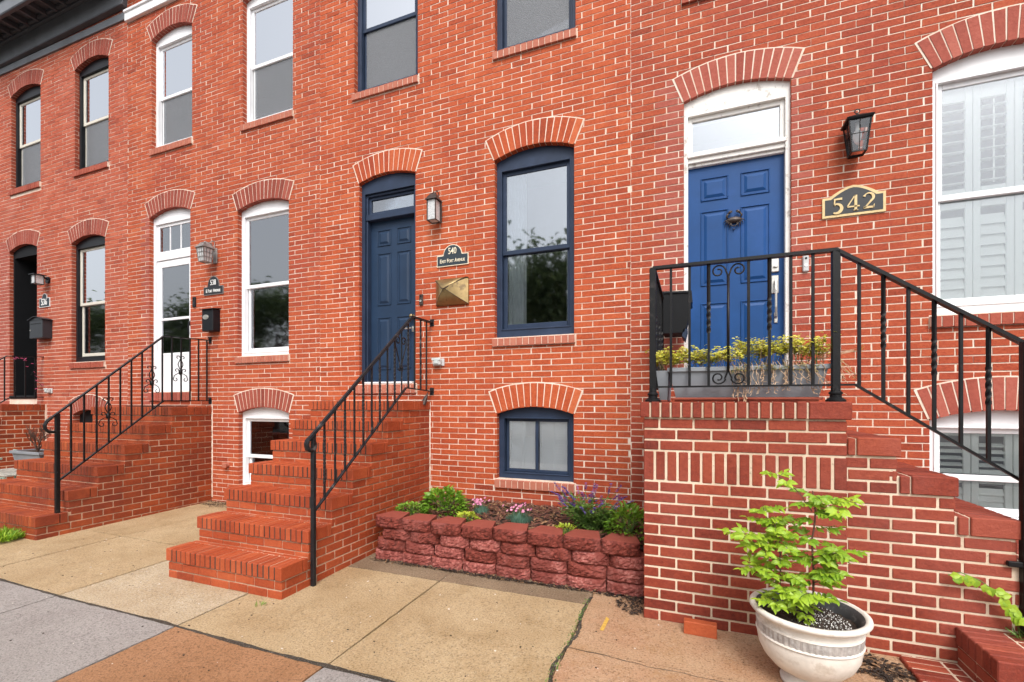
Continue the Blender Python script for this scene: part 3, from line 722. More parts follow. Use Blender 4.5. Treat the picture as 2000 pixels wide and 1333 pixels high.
def crab(parent, x, y, z):
    b = MB()
    # shell
    n = 18; prof = []
    for i in range(n):
        t = 2*math.pi*i/n; rx = .060*(1+.25*abs(math.cos(t))**6); rz = .030; prof.append((math.cos(t)*rx, math.sin(t)*rz+(.004 if math.sin(t) > 0 else 0)))
    for s_, d in ((1, .004), (.8, .018), (.35, .026)): pass
    rings = [[(x+px*s_, y-d, z+pz*s_) for px, pz in prof] for s_, d in ((1, 0), (1, .006), (.8, .020), (.4, .028), (.02, .030))]
    V = [p for r_ in rings for p in r_]; F = []
    for i in range(4):
        for k in range(n): F.append((i*n+k, i*n+(k+1) % n, (i+1)*n+(k+1) % n, (i+1)*n+k))
    b.mesh(V, F)
    for sx in (-1, 1):
        # claw arm
        b.tube([(x+sx*.05, y-.012, z+.012), (x+sx*.068, y-.016, z+.040), (x+sx*.05, y-.018, z+.062)], .008, 6, radii=[.007, .008, .009])
        b.tube([(x+sx*.05, y-.018, z+.062), (x+sx*.035, y-.018, z+.082), (x+sx*.018, y-.018, z+.088)], .010, 6, radii=[.011, .010, .003])
        b.tube([(x+sx*.045, y-.018, z+.066), (x+sx*.022, y-.018, z+.074), (x+sx*.014, y-.018, z+.080)], .006, 6, radii=[.008, .006, .002])
        for k in range(4):
            a = R(-5-22*k); L = .052-.004*k; p0 = Vector((x+sx*(.045-.006*k), y-.008, z-.006-.006*k)); p1 = p0+Vector((sx*math.cos(a)*L*.6, -.012, math.sin(a)*L*.5+.006)); p2 = p0+Vector((sx*math.cos(a)*L, 0, math.sin(a)*L-.010))
            b.tube([p0, p1, p2], .005, 5, radii=[.0055, .005, .002])
        b.tube([(x+sx*.022, y-.010, z-.026), (x+sx*.030, y-.018, z-.046), (x+sx*.012, y-.016, z-.060), (x, y-.014, z-.062)], .006, 6)
    b.lathe([(0, -.006), (.007, -.004), (.007, .004), (0, .006)], (x, y-.004, z-.088), 8)
    return b.build('door_knocker', 'bronze_dark', parent, smooth=True)
def door_542():
    root = HOUSES[3]['root']; o = HOUSES[3]['ops'][2]; x0, x1 = o['x0']+.042, o['x1']-.042; z0, z1 = 1.60, 4.36
    b = MB(); b.extr(opening_poly(o), [[(x0, z0), (x0, z1), (x1, z1), (x1, z0)]], .035, .10)
    b.box(x0-.02, x0, .10, .24, z0, z1); b.box(x1, x1+.02, .10, .24, z0, z1)
    b.box(x0, x1, .10, .24, z1, z1+.02)
    b.box(x0-.01, x1+.01, .025, .20, 3.945, 3.985, ch=.006); b.box(x0, x1, .05, .2, 3.90, 3.945, ch=.004); b.box(x0, x1, .075, .2, 3.87, 3.90, ch=.004)
    D = b.build('door_frame', 'weathered_white', root); arch_ring(o, D, ['brick_pink', 'mortar_cream'])
    b = MB(); frame_rect(b, x0, x1, 3.985, z1, .04, .07, .12, wt=.045, wb=.03); T = b.build('transom', 'weathered_white', root)
    p = MB(); p.box(x0+.03, x1-.03, .09, .093, 4.01, z1-.04); p.build('pane', 'glass_sky', T)
    b = MB(); b.box(x0, x1, .11, .15, 1.61, 3.87); panels(b, sixpanel(x0, x1, 1.60, 3.88), .11)
    L = b.build('door', 'blue_door', root); crab(L, (x0+x1)/2-.005, .10, 3.30)
    b = MB(); xx = x1-.075; b.box(xx-.033, xx+.033, .090, .112, 2.76, 2.90, ch=.006)
    b.lathe([(0, .0), (.02, 0), (.02, .01), (0, .012)], (xx, .088, 2.80), 12)
    b.box(xx-.03, xx+.03, .098, .112, 2.56, 2.73, ch=.006); b.box(xx-.008, xx+.022, .098, .112, 2.28, 2.38, ch=.004)
    b.tube([(xx+.005, .10, 2.68), (xx, .055, 2.66), (xx, .045, 2.58), (xx, .045, 2.42), (xx+.002, .06, 2.34), (xx+.004, .10, 2.33)], .011, 8)
    b.build('handle', 'nickel', L)
door_542()
# ---- cornices on the rowhouses
r = HOUSES[0]['root']
b = MB(); b.hexa([(-14, -.03, 8.04), (-8.80, -.03, 7.94), (-8.80, .0, 7.94), (-14, .0, 8.04), (-14, -.03, 8.16), (-8.80, -.03, 8.06), (-8.80, 0, 8.06), (-14, 0, 8.16)]); b.build('band_board', 'cornice_sky_sheen', r)
b = MB(); b.box(-14, -8.82, -.074, -.068, 8.175, 8.495); b.box(-14, -8.80, -.535, -.531, 8.42, 8.63); b.build('frieze', 'cornice_sky_sheen', r)  # thin facings over the black boards, sky reflection painted in their colour
b = MB()
b.box(-14, -8.80, -.09, .05, 8.14, 8.17, ch=.006); b.box(-14, -8.80, -.07, .05, 8.17, 8.50, ch=.004); b.box(-14, -8.80, -.12, .05, 8.50, 8.55, ch=.01)
b.box(-14, -8.80, -.50, .05, 8.62, 8.66); b.box(-14, -8.80, -.16, .05, 8.55, 8.62, ch=.01)
b.box(-14, -8.78, -.53, -.47, 8.40, 8.64, ch=.008); b.box(-14, -8.78, -.58, -.5, 8.64, 8.72, ch=.012); b.box(-14, -8.78, -.62, -.5, 8.72, 8.80, ch=.012)
b.box(-14, -8.78, -.6, .3, 8.80, 8.84)
for k in range(18):
    xx = -13.9+k*.30; b.box(xx, xx+.05, -.44, -.12, 8.52, 8.62, ch=.006)
b.build('cornice', 'cornice_black', r)
r = HOUSES[1]['root']
b = MB(); b.box(-8.79, -4.67, -.055, .0, 7.87, 8.04, ch=.006); b.box(-8.79, -4.67, -.075, .0, 8.0, 8.045, ch=.006); b.build('band_board', 'white_paint', r)
b = MB(); b.box(-8.79, -4.67, -.4, .3, 8.6, 8.9, ch=.01); b.build('cornice', 'white_paint', r)
for k, m_ in ((2, 'navy_paint'), (3, 'white_paint')):
    b = MB(); b.box(HOUSES[k]['x0'], HOUSES[k]['x1'], -.4, .3, 8.6, 8.9, ch=.01); b.build('cornice', m_, HOUSES[k]['root'])
# ---------------------------------------------------------------- brick stoops
class TMB(MB):
    """MB whose local frame is turned by a quarter so that local -y points to world +x"""
    def __init__(s, M): MB.__init__(s); s.M = M
    def build(s, *a, **k):
        s.v = [s.M(p) for p in s.v]; return MB.build(s, *a, **k)
def side_rows(b, x_out, inward, ys, ztop_of, yb, c, bl, jt, z_lo, rr, mi=0, cut=None):
    """running bond on a stoop's flank; ys(row top) gives where the row starts"""
    z = z_lo; r = 0
    while True:
        z1 = z+c-jt; y0 = ys(z1)
        if y0 is None: break
        y = y0+.001; first = True; off = bl*.5 if r % 2 else bl
        # bond counted back from the house wall so the perpends line up
        k = math.ceil((yb-y0)/bl); yy = yb-k*bl-(bl*.5 if r % 2 else 0)
        while yy < yb:
            a, d = max(yy, y0+.004), min(yy+bl-jt, yb); yy += bl
            if d-a < .02: continue
            j = rr.uniform(-.002, .002); xo = x_out+inward*(.003*rr.random())
            b.box(min(xo, x_out+inward*.05), max(xo, x_out+inward*.05), a+j*.5, d, z+j*.4, z1+j*.4, min(1, max(0, rr.gauss(.5, .23))), mi, .004)
        z += c; r += 1
def front_row(b, xl, xr, y, z0, z1, bl, jt, off, rr, mi=0):
    x = xl-off
    while x < xr:
        a, d = max(x, xl), min(x+bl-jt, xr); x += bl
        if d-a < .02: continue
        j = rr.uniform(-.0015, .0015)
        b.box(a, d, y+.002*rr.random(), y+.05, z0+j, z1+j, min(1, max(0, rr.gauss(.5, .22))), mi, .004)
def cap_row(b, xl, xr, y, dpt, z0, z1, pitch, jt, rr, ov=.012, mi=0, tj=0):
    n = int(round((xr-xl)/pitch)); w_ = (xr-xl)/n
    for i in range(n):
        a = xl+i*w_+jt/2; d = xl+(i+1)*w_-jt/2
        if i == 0: a = xl-ov
        if i == n-1: d = xr+ov
        j = rr.uniform(-.003, .003)
        b.box(a, d, y-ov+j, y+dpt, z0+rr.uniform(-.002, .002), z1+rr.uniform(-.0015, .0025), min(1, max(0, rr.gauss(.5, .24))), mi, .005)
def stoop(b, xl, xr, y0, tread, n, z0top, rise, base=-.06, c=None, yend=0.0, jt=.010, capj=.012, pitch=.0605, bl=.213, mort=1, dark=2, seed=1, landing_rows=True):
    rr = random.Random(seed); c = c or rise/3; cap = 1.5*c; nb = 0
    Y = [y0+i*tread for i in range(n)]; Z = [z0top+i*rise for i in range(n)]
    for i in range(n):
        b.box(xl+.006, xr-.006, Y[i]+.008, (Y[i+1]+.008 if i < n-1 else yend), base, Z[i]-.005, .5, mort)
        b.box(xl-.004, xr+.004, Y[i]-.0065, Y[i]+.012, Z[i]-cap+.006, Z[i]-.006, .5, dark)
        b.box(xl+.002, xl+.02, Y[i]+.012, Y[i]+.24, Z[i]-cap+.006, Z[i]-.008, .5, dark); b.box(xr-.02, xr-.002, Y[i]+.012, Y[i]+.24, Z[i]-cap+.006, Z[i]-.008, .5, dark)
        end = Y[i+1] if i < n-1 else yend
        L = min(.205, end-Y[i]-.01)
        cap_row(b, xl, xr, Y[i], L, Z[i]-cap+.003, Z[i], pitch, capj, rr)
        y = Y[i]+L+.009; k = 0
        while y < end-.02:
            e = min(y+.10, end-.002)
            x = xl-(.1 if k % 2 else 0)
            while x < xr:
                a, d = max(x, xl), min(x+.213-.008, xr); x += .213
                if xr-d < .045 and d < xr: d = xr; x = xr
                if d-a > .02: b.box(a-(.010 if a == xl else 0), d+(.010 if d == xr else 0), y, e-.006, Z[i]-cap+.003, Z[i]-.001-rr.uniform(0, .003), min(1, max(0, rr.gauss(.5, .22))), 0, .004)
            y = e+.002; k += 1
        # riser below the cap
        zt = Z[i]-cap; zl = Z[i-1] if i else base; q = 0
        while zt > zl+.012:
            zz = max(zt-c, zl-.01 if i else zt-c)
            front_row(b, xl+.004, xr-.004, Y[i], zz, zt-jt, bl, jt*.8, bl*.5 if q % 2 else bl*.15, rr); zt -= c; q += 1
    def ys(zt):
        for i in range(n):
            if zt <= Z[i]-cap+.004: return Y[i]
        return None
    zlo = z0top-cap-c*math.ceil((z0top-cap-base)/c)
    for xo, s_ in ((xr, -1), (xl, 1)):
        side_rows(b, xo, s_, ys, None, yend, c, bl, jt, zlo, rr)
    return Y, Z
t = thing('brick_stoop', 'seven step orange brick stoop below the navy door', 'stoop', (-3.63, -1.1, 0), 'brick stoops up to the front doors')
b = MB(); Y540, Z540 = stoop(b, -4.28, -2.959, -2.184, .269, 7, .247, .2165, seed=5)
b.build('steps', ['brick_step_540', 'mortar_step', 'mortar_dark'], t)
b = MB(); rr = random.Random(3); k = 0
pts = [(-2.955+rr.uniform(-.001, .002), -.008, z/40*1.53) for z in range(12, 41)]
b.tube(pts, .010, 5, radii=[rr.uniform(.006, .012) for _ in pts]); b.tube([(-2.955, -.01, 1.535)]+[(-2.955-.06*i, -.012+rr.uniform(-.004, .004), 1.553) for i in range(1, 22)], .008, 5)
b.build('mortar_seam', 'mortar_cream', t)
t = thing('brick_stoop', 'brown brick stoop below the white storm door with worn orange edges', 'stoop', (-7.6, -1.0, 0), 'brick stoops up to the front doors')
b = MB(); Y538, Z538 = stoop(b, -8.60, -6.757, -2.02, .286, 6, .258, .2412, seed=8, pitch=.066)
b.build('steps', ['brick_step_538', 'mortar_step', 'mortar_dark'], t)
b = MB(); pts = [(-6.75+rr.uniform(-.001, .002), -.008, .1+z/40*1.40) for z in range(0, 41)]
b.tube(pts, .012, 5, radii=[rr.uniform(.007, .014) for _ in pts]); b.build('mortar_seam', 'mortar_cream', t)
t = thing('brick_stoop', 'brown brick stoop with pale thick joints below the black door', 'stoop', (-11.9, -.5, 0), 'brick stoops up to the front doors')
b = MB(); stoop(b, -12.6, -11.2, -2.0, .28, 6, .30, .24, seed=9, jt=.013, yend=0); 
b.build('steps', ['brick_step_538', 'mortar_tan', 'mortar_tan'], t)
b = MB(); b.tube([(-11.19, -.01, .05), (-11.19, -.01, 1.5)], .018, 4); b.build('mortar_seam', 'mortar_cream', t)
# 542: landing block with a soldier band, stair falling to the right along the wall
t = thing('brick_stoop', 'dark red brick landing block and side stair below the bright blue door', 'stoop', (.5, -.75, 0), 'brick stoops up to the front doors')
b = MB(); rr = random.Random(21); xl, xr, yf, zt = -.312, .887, -1.5, 1.531; c = .0748; jt = .0125
b.box(xl+.006, xr-.006, yf+.006, 0, -.06, zt-.006, .5, 1)
b.box(xl-.01, xr+.01, yf-.008, 0, zt-.107, zt-.008, .5, 1)
w_ = (1.0)/15
x = xl-.022
for i in range(15):
    a = x+i*.0675+.007; b.box(a if i else x, x+(i+1)*.0675-.006, yf-.020+rr.uniform(-.003, .002), yf+.19, zt-.108, zt+rr.uniform(-.002, .002), min(1, max(0, rr.gauss(.5, .25))), 0, .005)
a = x+15*.0675+.006; b.box(a, xr+.022, yf-.020, yf+.085, zt-.11, zt, .6, 0, .006)
for q in range(16):        # right hand edge of the landing
    pass
for r_ in range(7):
    for q in range(6):
        ya = yf+.2+r_*.19; xa = xl+q*.2; b.box(xa, xa+.19, ya, min(ya+.18, -.002), zt-.06, zt-rr.uniform(0, .003), min(1, max(0, rr.gauss(.5, .25))), 0, .004)
z = zt-.108-.012; row = 0
def pil_row(z1, r):
    front_row(b, xl, xr, yf, z1-c+jt, z1, .2214, jt, .11+(.11 if r % 2 else 0)-.0, rr)
for r in range(3): pil_row(z, r); z -= c
sol = .215; n = 16; wd = (xr-xl)/n
for i in range(n):
    a = xl+i*wd+(jt*.55 if i else 0); d = xl+(i+1)*wd-(jt*.55 if i < n-1 else 0)
    b.box(a, d, yf+.002*rr.random(), yf+.05, z-sol+jt+rr.uniform(-.003, .003), z, min(1, max(0, rr.gauss(.5, .25))), 0, .006)
z -= sol
r = 0
while z > -.05: pil_row(z, r); z -= c; r += 1
M542 = lambda p: (-p[1], p[0]-.0, p[2])
# flanks of the landing block
z = zt-.12; r = 0
while z > -.05:
    y = yf+.055-(.11 if r % 2 else 0)
    while y < 0:
        a, d = max(y, yf+.051), min(y+.2214-jt, 0); y += .2214
        if d-a > .02:
            for xo, s_ in ((xl, 1),): b.box(xo, xo+.04, a, d, z-c+jt, z, min(1, max(0, rr.gauss(.5, .25))), 0, .004)
    z -= c; r += 1
b.build('landing', ['brick_step_542', 'mortar_tan', 'mortar_dark'], t)
b = TMB(M542); n = 6
stoop(b, -1.472, 0.0, -2.49, .2685, n, .222, .2175, seed=31, jt=.0125, capj=.010, pitch=.067, bl=.2214, mort=1, dark=1, yend=-.887)
b.build('side_stair', ['brick_step_542', 'mortar_tan', 'mortar_tan'], t)
b = MB(); rr = random.Random(4)
# low steps turned toward the pavement
b.box(1.425, 3.2, -1.84, -1.475, -.06, .24, .5, 1); b.box(1.16, 1.46, -2.3, -1.48, -.06, .030, .5, 1); b.box(1.43, 3.2, -2.3, -1.84, -.06, .03, .5, 1)
y = -1.475; 
for i in range(6):
    a = y-(i+1)*.0665+.007; b.box(1.412, 1.412+.205, a, a+.058, .140, .247+rr.uniform(-.002, .002), rr.random(), 0, .005)
for q in range(8):
    xa = 1.626+q*.213
    for i in range(4): a = -1.475-(i+1)*.1+.008; b.box(xa, xa+.204, a, a+.090, .18, .245+rr.uniform(-.003, .002), rr.random(), 0, .005)
for (za, zb_) in ((.07, .130), (-.002, .06)):
    y = -1.87
    while y < -1.5: b.box(1.418, 1.46, y, min(y+.205, -1.48), za, zb_, rr.random(), 0, .004); y += .215
for q in range(9): b.box(1.42+q*.215, 1.42+q*.215+.204, -1.868, -1.83, .07, .13, rr.random(), 0, .004)
for i in range(12):
    a = -1.49-(i+1)*.068+.008; b.box(1.145, 1.145+.19, a, a+.058, -.02, .036+rr.uniform(-.003, .003), rr.random(), 0, .005); b.box(1.345, 1.41, a, a+.058, -.02, .034, rr.random(), 0, .005)
    if a < -1.88:
        for q in range(8): b.box(1.42+q*.2, 1.42+q*.2+.19, a, a+.058, -.02, .034+rr.uniform(-.003, .003), rr.random(), 0, .005)
b.build('low_steps', ['brick_step_542', 'mortar_tan'], t)

# ---------------------------------------------------------------- iron railings
def beam(b, p, q, w_, h, val=.5):
    p = Vector(p); q = Vector(q); d = (q-p).normalized(); s_ = d.cross(Vector((0, 0, 1)))
    if s_.length < 1e-4: s_ = Vector((1, 0, 0))
    s_.normalize(); u = s_.cross(d).normalized()
    b.hexa([p-s_*w_/2-u*h/2, p+s_*w_/2-u*h/2, q+s_*w_/2-u*h/2, q-s_*w_/2-u*h/2, p-s_*w_/2+u*h/2, p+s_*w_/2+u*h/2, q+s_*w_/2+u*h/2, q-s_*w_/2+u*h/2], val)
def baluster(x, y, z0, z1, parent, mat, r=.0085, twist=None, half=None):
    b = MB()
    if twist:
        a, c = twist; n = 34
        pts = [(x, y, z0), (x, y, a)]+[(x, y, a+(c-a)*i/n) for i in range(1, n)]+[(x, y, c), (x, y, z1)]
        # build rings by hand: square section turning along the twisted length
        base = len(b.v); turns = (c-a)/ (half or .045)*math.pi/2
        for (px, py, pz) in pts:
            f = min(1, max(0, (pz-a)/(c-a))); th = math.pi/4+turns*f
            bulge = 1.18 if 0 < f < 1 else 1
            for k in range(4): b.v.append((px+r*1.414*bulge*math.cos(th+k*math.pi/2), py+r*1.414*bulge*math.sin(th+k*math.pi/2), pz))
        for i in range(len(pts)-1):
            for k in range(4): b.f.append((base+i*4+k, base+i*4+(k+1) % 4, base+(i+1)*4+(k+1) % 4, base+(i+1)*4+k)); b.b.append(.5); b.m.append(0)
    else: b.box(x-r, x+r, y-r, y+r, z0, z1, .5, 0, .0015)
    return b.build('baluster', mat, parent)
def spiral(c, r0, r1, a0, turns, n=26):
    return [(c[0]+(r0+(r1-r0)*i/n)*math.cos(a0+turns*2*math.pi*i/n), c[1]+(r0+(r1-r0)*i/n)*math.sin(a0+turns*2*math.pi*i/n)) for i in range(n+1)]
def scroll_mesh(b, curves, place, r=.006):
    for cv in curves: b.tube([place(u, v) for u, v in cv], r, 6)
def cscroll(u0, v0, sx, sz, R_):
    """a C scroll ending in a curl: starts at (u0,v0), bulges sideways by sx and curls with radius R_"""
    c = (u0+sx*R_*1.0, v0+sz*R_*.1)
    a0 = math.pi if sx > 0 else 0
    return spiral((u0+sx*R_, v0), R_, R_*.28, a0, -sx*sz*1.35)
# 540
t = thing('stair_railing', 'black iron railing with twisted bars and heart scroll on the orange brick stoop', 'railing', (-2.93, -1.0, 0), 'black iron stair railings')
X = -2.93; M_ = 'iron_worn'
b = MB(); sl_ = (2.488-1.257)/(1.886-.429)
P0 = (X, -1.93, 1.225); P1 = (X, -.43, 2.488); P2 = (X, .0, 2.492)
beam(b, P0, P1, .042, .012); beam(b, (X, -1.93, 1.235), (X, -.43, 2.498), .026, .012); beam(b, P1, P2, .042, .012); beam(b, (X, -.43, 2.50), (X, 0, 2.50), .026, .010)
cy, cz = -1.885, 1.178
curl = [(-1.93, 1.225)]+[(cy-.05+.058*math.cos(a)*(1-i*.022)+.03, cz+.055*math.sin(a)*(1-i*.02)) for i, a in [(i, R(125+i*21)) for i in range(14)]]
b.tube([(X, y, z) for y, z in curl], .019, 6, radii=[.02]*10+[.018, .016, .014, .012, .01])
b.build('handrail', M_, t, smooth=False)
b = MB(); beam(b, (X, -1.88, .615), (X, -.55, 1.69), .026, .012); beam(b, (X, -.55, 1.69), (X, .0, 1.662), .026, .012); b.build('bottom_rail', M_, t)
b = MB(); b.box(X-.017, X+.017, -1.903, -1.869, -.01, 1.262, .5, 0, .003); b.build('post', M_, t)
b = MB()
for zz in (2.492, 1.662): b.lathe([(0, 0), (.012, 0), (.012, .05), (0, .05)], (X, -.01, zz-.02), 8); b.box(X-.028, X+.028, -.010, .0, zz-.045, zz+.045, .5, 0, .003)
b.build('wall_bracket', M_, t)
def hand540(y): return 1.257+sl_*(y+1.886)-.006 if y < -.43 else 2.486
def bot540(y): return .615+(1.69-.615)/(1.33)*(y+1.88) if y < -.55 else 1.69-(y+.55)*.05
ys_ = [-1.886+.1255*k for k in range(1, 15)]
for k, y in enumerate(ys_):
    z0, z1 = bot540(y), hand540(y)
    if k == 9:
        b = MB(); b.tube([(X, y, z0), (X, y, z0+.34), (X, y, z1)], .0085, 6); b.build('baluster', M_, t)
        b = MB(); cc = z0+.26
        pl = lambda u, v, y=y: (X-.012, y+u, v)
        for s_ in (-1, 1):
            cv = [(s_*.008, cc+.02), (s_*.03, cc+.09), (s_*.065, cc+.18), (s_*.095, cc+.25), (s_*.10, cc+.30)]
            top = [(s_*(.055+.046*math.cos(a)*(1-i*.045)), cc+.31+.05*math.sin(a)*(1-i*.045)) for i, a in [(i, R(10+i*27)) for i in range(16)]]
            bot = [(s_*(.022+.022*math.cos(a)*(1-i*.05)), cc+.005+.024*math.sin(a)*(1-i*.05)) for i, a in [(i, R(150+i*30)) for i in range(12)]]
            b.tube([pl(u, v) for u, v in cv+top], .007, 6); b.tube([pl(u, v) for u, v in bot], .006, 6)
        b.box(X-.02, X+.008, y-.016, y+.016, cc+.015, cc+.03); b.build('heart_scroll', M_, t)
    else:
        tw = (z0+.10, z1-.10) if k in (0, 2, 4, 6, 8, 10, 12) else None
        baluster(X, y, z0, z1, t, M_, r=.0075, twist=tw, half=.022)
# 538
def leaf_scroll(b, X, y, zc, s_=1.0):
    pl = lambda u, v: (X-.012, y+u*s_, zc+v*s_)
    for q in (-1, 1):
        b.tube([pl(q*u, v) for u, v in [(.004, .17), (.012, .14), (.030, .11), (.034, .08), (.02, .045), (.008, .02)]], .006, 6)
        b.tube([pl(q*(.034+.028*math.cos(a)*(1-i*.05)), .185+.026*math.sin(a)*(1-i*.05)) for i, a in [(i, R(190-i*26)) for i in range(12)]], .0055, 6)
        b.tube([pl(q*(.052+.030*math.cos(a)*(1-i*.05)), .00+.030*math.sin(a)*(1-i*.05)) for i, a in [(i, R(205-i*26)) for i in range(12)]], .0055, 6)
        b.tube([pl(q*u, v) for u, v in [(.004, -.05), (.04, -.045), (.085, -.075), (.098, -.12)]]+[pl(q*(.068+.030*math.cos(a)*(1-i*.05)), -.125+.032*math.sin(a)*(1-i*.05)) for i, a in [(i, R(-i*26)) for i in range(11)]], .0055, 6)
    b.lathe([(0, .03), (.016, .02), (.022, 0), (.026, -.02), (.016, -.045), (0, -.055)], pl(0, -.01), 8)
t = thing('stair_railing', 'black iron railing with three leaf scrolls on the brown brick stoop', 'railing', (-6.80, -1.0, 0), 'black iron stair railings')
X = -6.80; M_ = 'iron_black'
b = MB(); beam(b, (X, -1.86, 1.36), (X, -.664, 2.446), .044, .014); beam(b, (X, -.664, 2.446), (X, .0, 2.47), .040, .012)
b.tube([(X, -1.86, 1.36), (X, -1.905, 1.315), (X, -1.925, 1.27), (X, -1.92, 1.225), (X, -1.89, 1.195), (X, -1.85, 1.19), (X, -1.82, 1.195)], .018, 6); b.build('handrail', M_, t)
b = MB(); beam(b, (X, -1.81, .618), (X, -.664, 1.553), .028, .014); beam(b, (X, -.664, 1.553), (X, .0, 1.555), .028, .012); b.build('bottom_rail', M_, t)
b = MB(); b.box(X-.02, X+.02, -1.833, -1.793, .24, 1.40, .5, 0, .003); b.build('post', M_, t)
b = MB()
for zz in (2.47, 1.555): b.box(X-.03, X+.03, -.012, 0, zz-.05, zz+.05, .5, 0, .003); b.tube([(X, -.03, zz), (X+.02, -.02, zz+.03), (X, -.04, zz+.04)], .010, 6)
b.build('wall_bracket', M_, t)
for k in range(1, 15):
    y = -1.813+.1255*k; z1 = (1.36+(2.446-1.36)/(1.196)*(y+1.86)) if y < -.664 else 2.446+.024*(y+.664)/.664
    z0 = (.618+(1.553-.618)/1.146*(y+1.81)) if y < -.664 else 1.554
    baluster(X, y, z0, z1, t, M_, r=.0085)
    if k in (4, 8, 11): b = MB(); leaf_scroll(b, X, y, (z0+z1)/2+(-.06 if k != 11 else -.02)); b.build('leaf_scroll', M_, t, smooth=True)
# 536
t = thing('stair_railing', 'short black iron railing with pink string lights beside the black door', 'railing', (-11.3, -.4, 0), 'black iron stair railings')
X = -11.3
b = MB(); beam(b, (X, -.50, 2.35), (X, 0, 2.38), .04, .012); beam(b, (X, -1.9, 1.20), (X, -.50, 2.35), .04, .012); b.build('handrail', M_, t)
b = MB(); beam(b, (X, -.46, 1.615), (X, 0, 1.63), .028, .012); beam(b, (X, -1.9, .5), (X, -.46, 1.615), .028, .012); b.build('bottom_rail', M_, t)
for k in range(14):
    y = -.12-.135*k; z1 = 2.37+.03*y if y > -.5 else 2.35+(y+.5)*.82; z0 = 1.62 if y > -.46 else 1.615+(y+.46)*.774
    baluster(X, y, z0, z1, t, M_, r=.0085, twist=(z0+.1, z1-.1) if k % 2 == 0 else None, half=.03)
b = MB(); b.box(X-.02, X+.02, -1.93, -1.89, .2, 1.2, .5, 0, .003); b.build('post', M_, t)
b = MB(); bb = MB(); rr = random.Random(2); pts = []
for i in range(60):
    f = i/59; pts.append((X+.03+rr.uniform(-.01, .02), -.44+.42*f+.04*math.sin(i*.9), 2.36-.02*math.sin(f*9)-(.62*max(0, f-.35)/.65 if f > .35 else 0)+.02*math.sin(i*1.7)))
b.tube(pts, .0035, 5)
for i in range(2, 60, 4):
    p = Vector(pts[i]); d = Vector((rr.uniform(-.3, .3), rr.uniform(-1, 1), rr.uniform(-.6, .3))).normalized(); bb.tube([p, p+d*.03, p+d*.05], .005, 6, radii=[.004, .005, .001])
sg = tag(b.build('string_lights', 'black_matte', None, origin=(X, -.3, 2.2)), 'string of pink mini lights wound on the leftmost short railing', 'string lights')
bb.build('mini_bulb', 'pink_plastic', sg)
# 542
t = thing('stair_railing', 'black iron railing with scrolls around the landing of the bright blue door', 'railing', (.3, -1.42, 1.531), 'black iron stair railings')
yf = -1.42; XL, XR = -.256, .847
b = MB(); beam(b, (XL-.015, yf, 2.482), (XR, yf, 2.482), .044, .014); beam(b, (XL, yf, 2.493), (XR, yf, 2.493), .028, .010)
sl2 = (1.867-2.482)/(1.713-.847)
beam(b, (XR, yf, 2.482), (2.55, yf, 2.482+sl2*(2.55-XR)), .044, .014); beam(b, (XR, yf, 2.495), (2.55, yf, 2.495+sl2*(2.55-XR)), .028, .010)
beam(b, (XL, yf, 2.482), (XL, -.0, 2.49), .044, .014); b.build('handrail', M_, t)
b = MB(); beam(b, (XL, yf, 1.637), (.95, yf, 1.637), .026, .012); beam(b, (.95, yf, 1.637), (2.55, yf, 1.637+sl2*(2.55-.95)), .026, .014); beam(b, (XL, yf, 1.637), (XL, 0, 1.637), .026, .012); b.build('bottom_rail', M_, t)
for (px, zb_, zt_) in ((XL, 1.531, 2.48), (XR, 1.531, 2.48)):
    b = MB(); b.box(px-.022, px+.022, yf-.022, yf+.022, zb_, zt_, .5, 0, .003)
    P = b.build('post', M_, t); s = MB()
    s.lathe([(0, 0), (.055, 0), (.055, .012), (.045, .02), (.032, .03), (.032, .045), (.038, .05), (.038, .058), (.026, .07), (.024, .10), (0, .10)], (px, yf, 1.531), 20); s.build('post_shoe', M_, P, smooth=False)
b = MB(); b.box(1.713-.022, 1.713+.022, yf-.085, yf-.04, .24, 1.86, .5, 0, .003); b.box(1.63, 1.713, -1.50, -1.475, .62, .65, .5, 0, .004); b.build('post', M_, t)
for k in range(1, 9):
    x = XL+.1226*k
    if k == 4:
        b = MB(); pl = lambda u, v: (x+u, yf, v)
        b.tube([pl(0, 1.73), pl(0, 2.39)], .0085, 6)
        for q in (-1, 1):
            b.tube([pl(q*u, v) for u, v in [(.0, 2.35), (.004, 2.39), (.018, 2.43)]]+[pl(q*(.062+.046*math.cos(a)*(1-i*.042)), 2.42+.046*math.sin(a)*(1-i*.042)) for i, a in [(i, R(165-i*27)) for i in range(18)]], .0055, 6)
            b.tube([pl(q*u, v) for u, v in [(.0, 1.77), (.006, 1.73), (.022, 1.69)]]+[pl(q*(.062+.046*math.cos(a)*(1-i*.042)), 1.695+.046*math.sin(a)*(1-i*.042)) for i, a in [(i, R(195+i*27)) for i in range(18)]], .0055, 6)
        b.build('scroll', M_, t, smooth=True)
    else: baluster(x, yf, 1.64, 2.478, t, M_, r=.0085, twist=(2.0, 2.22) if k in (3, 6) else None, half=.05)
for k in range(1, 14):
    x = XR+.1226*k
    if k == 7: continue
    z1 = 2.478+sl2*(x-XR); z0 = 1.637+(sl2*(x-.95) if x > .95 else 0)
    baluster(x, yf, z0, z1, t, M_, r=.0085, twist=((z0+z1)/2-.06, (z0+z1)/2+.16) if k % 2 == 0 else None, half=.05)
for k in range(1, 11):
    baluster(XL, yf+.1226*k+.02, 1.64, 2.478, t, M_, r=.0085, twist=(2.0, 2.2) if k % 3 == 2 else None, half=.05)

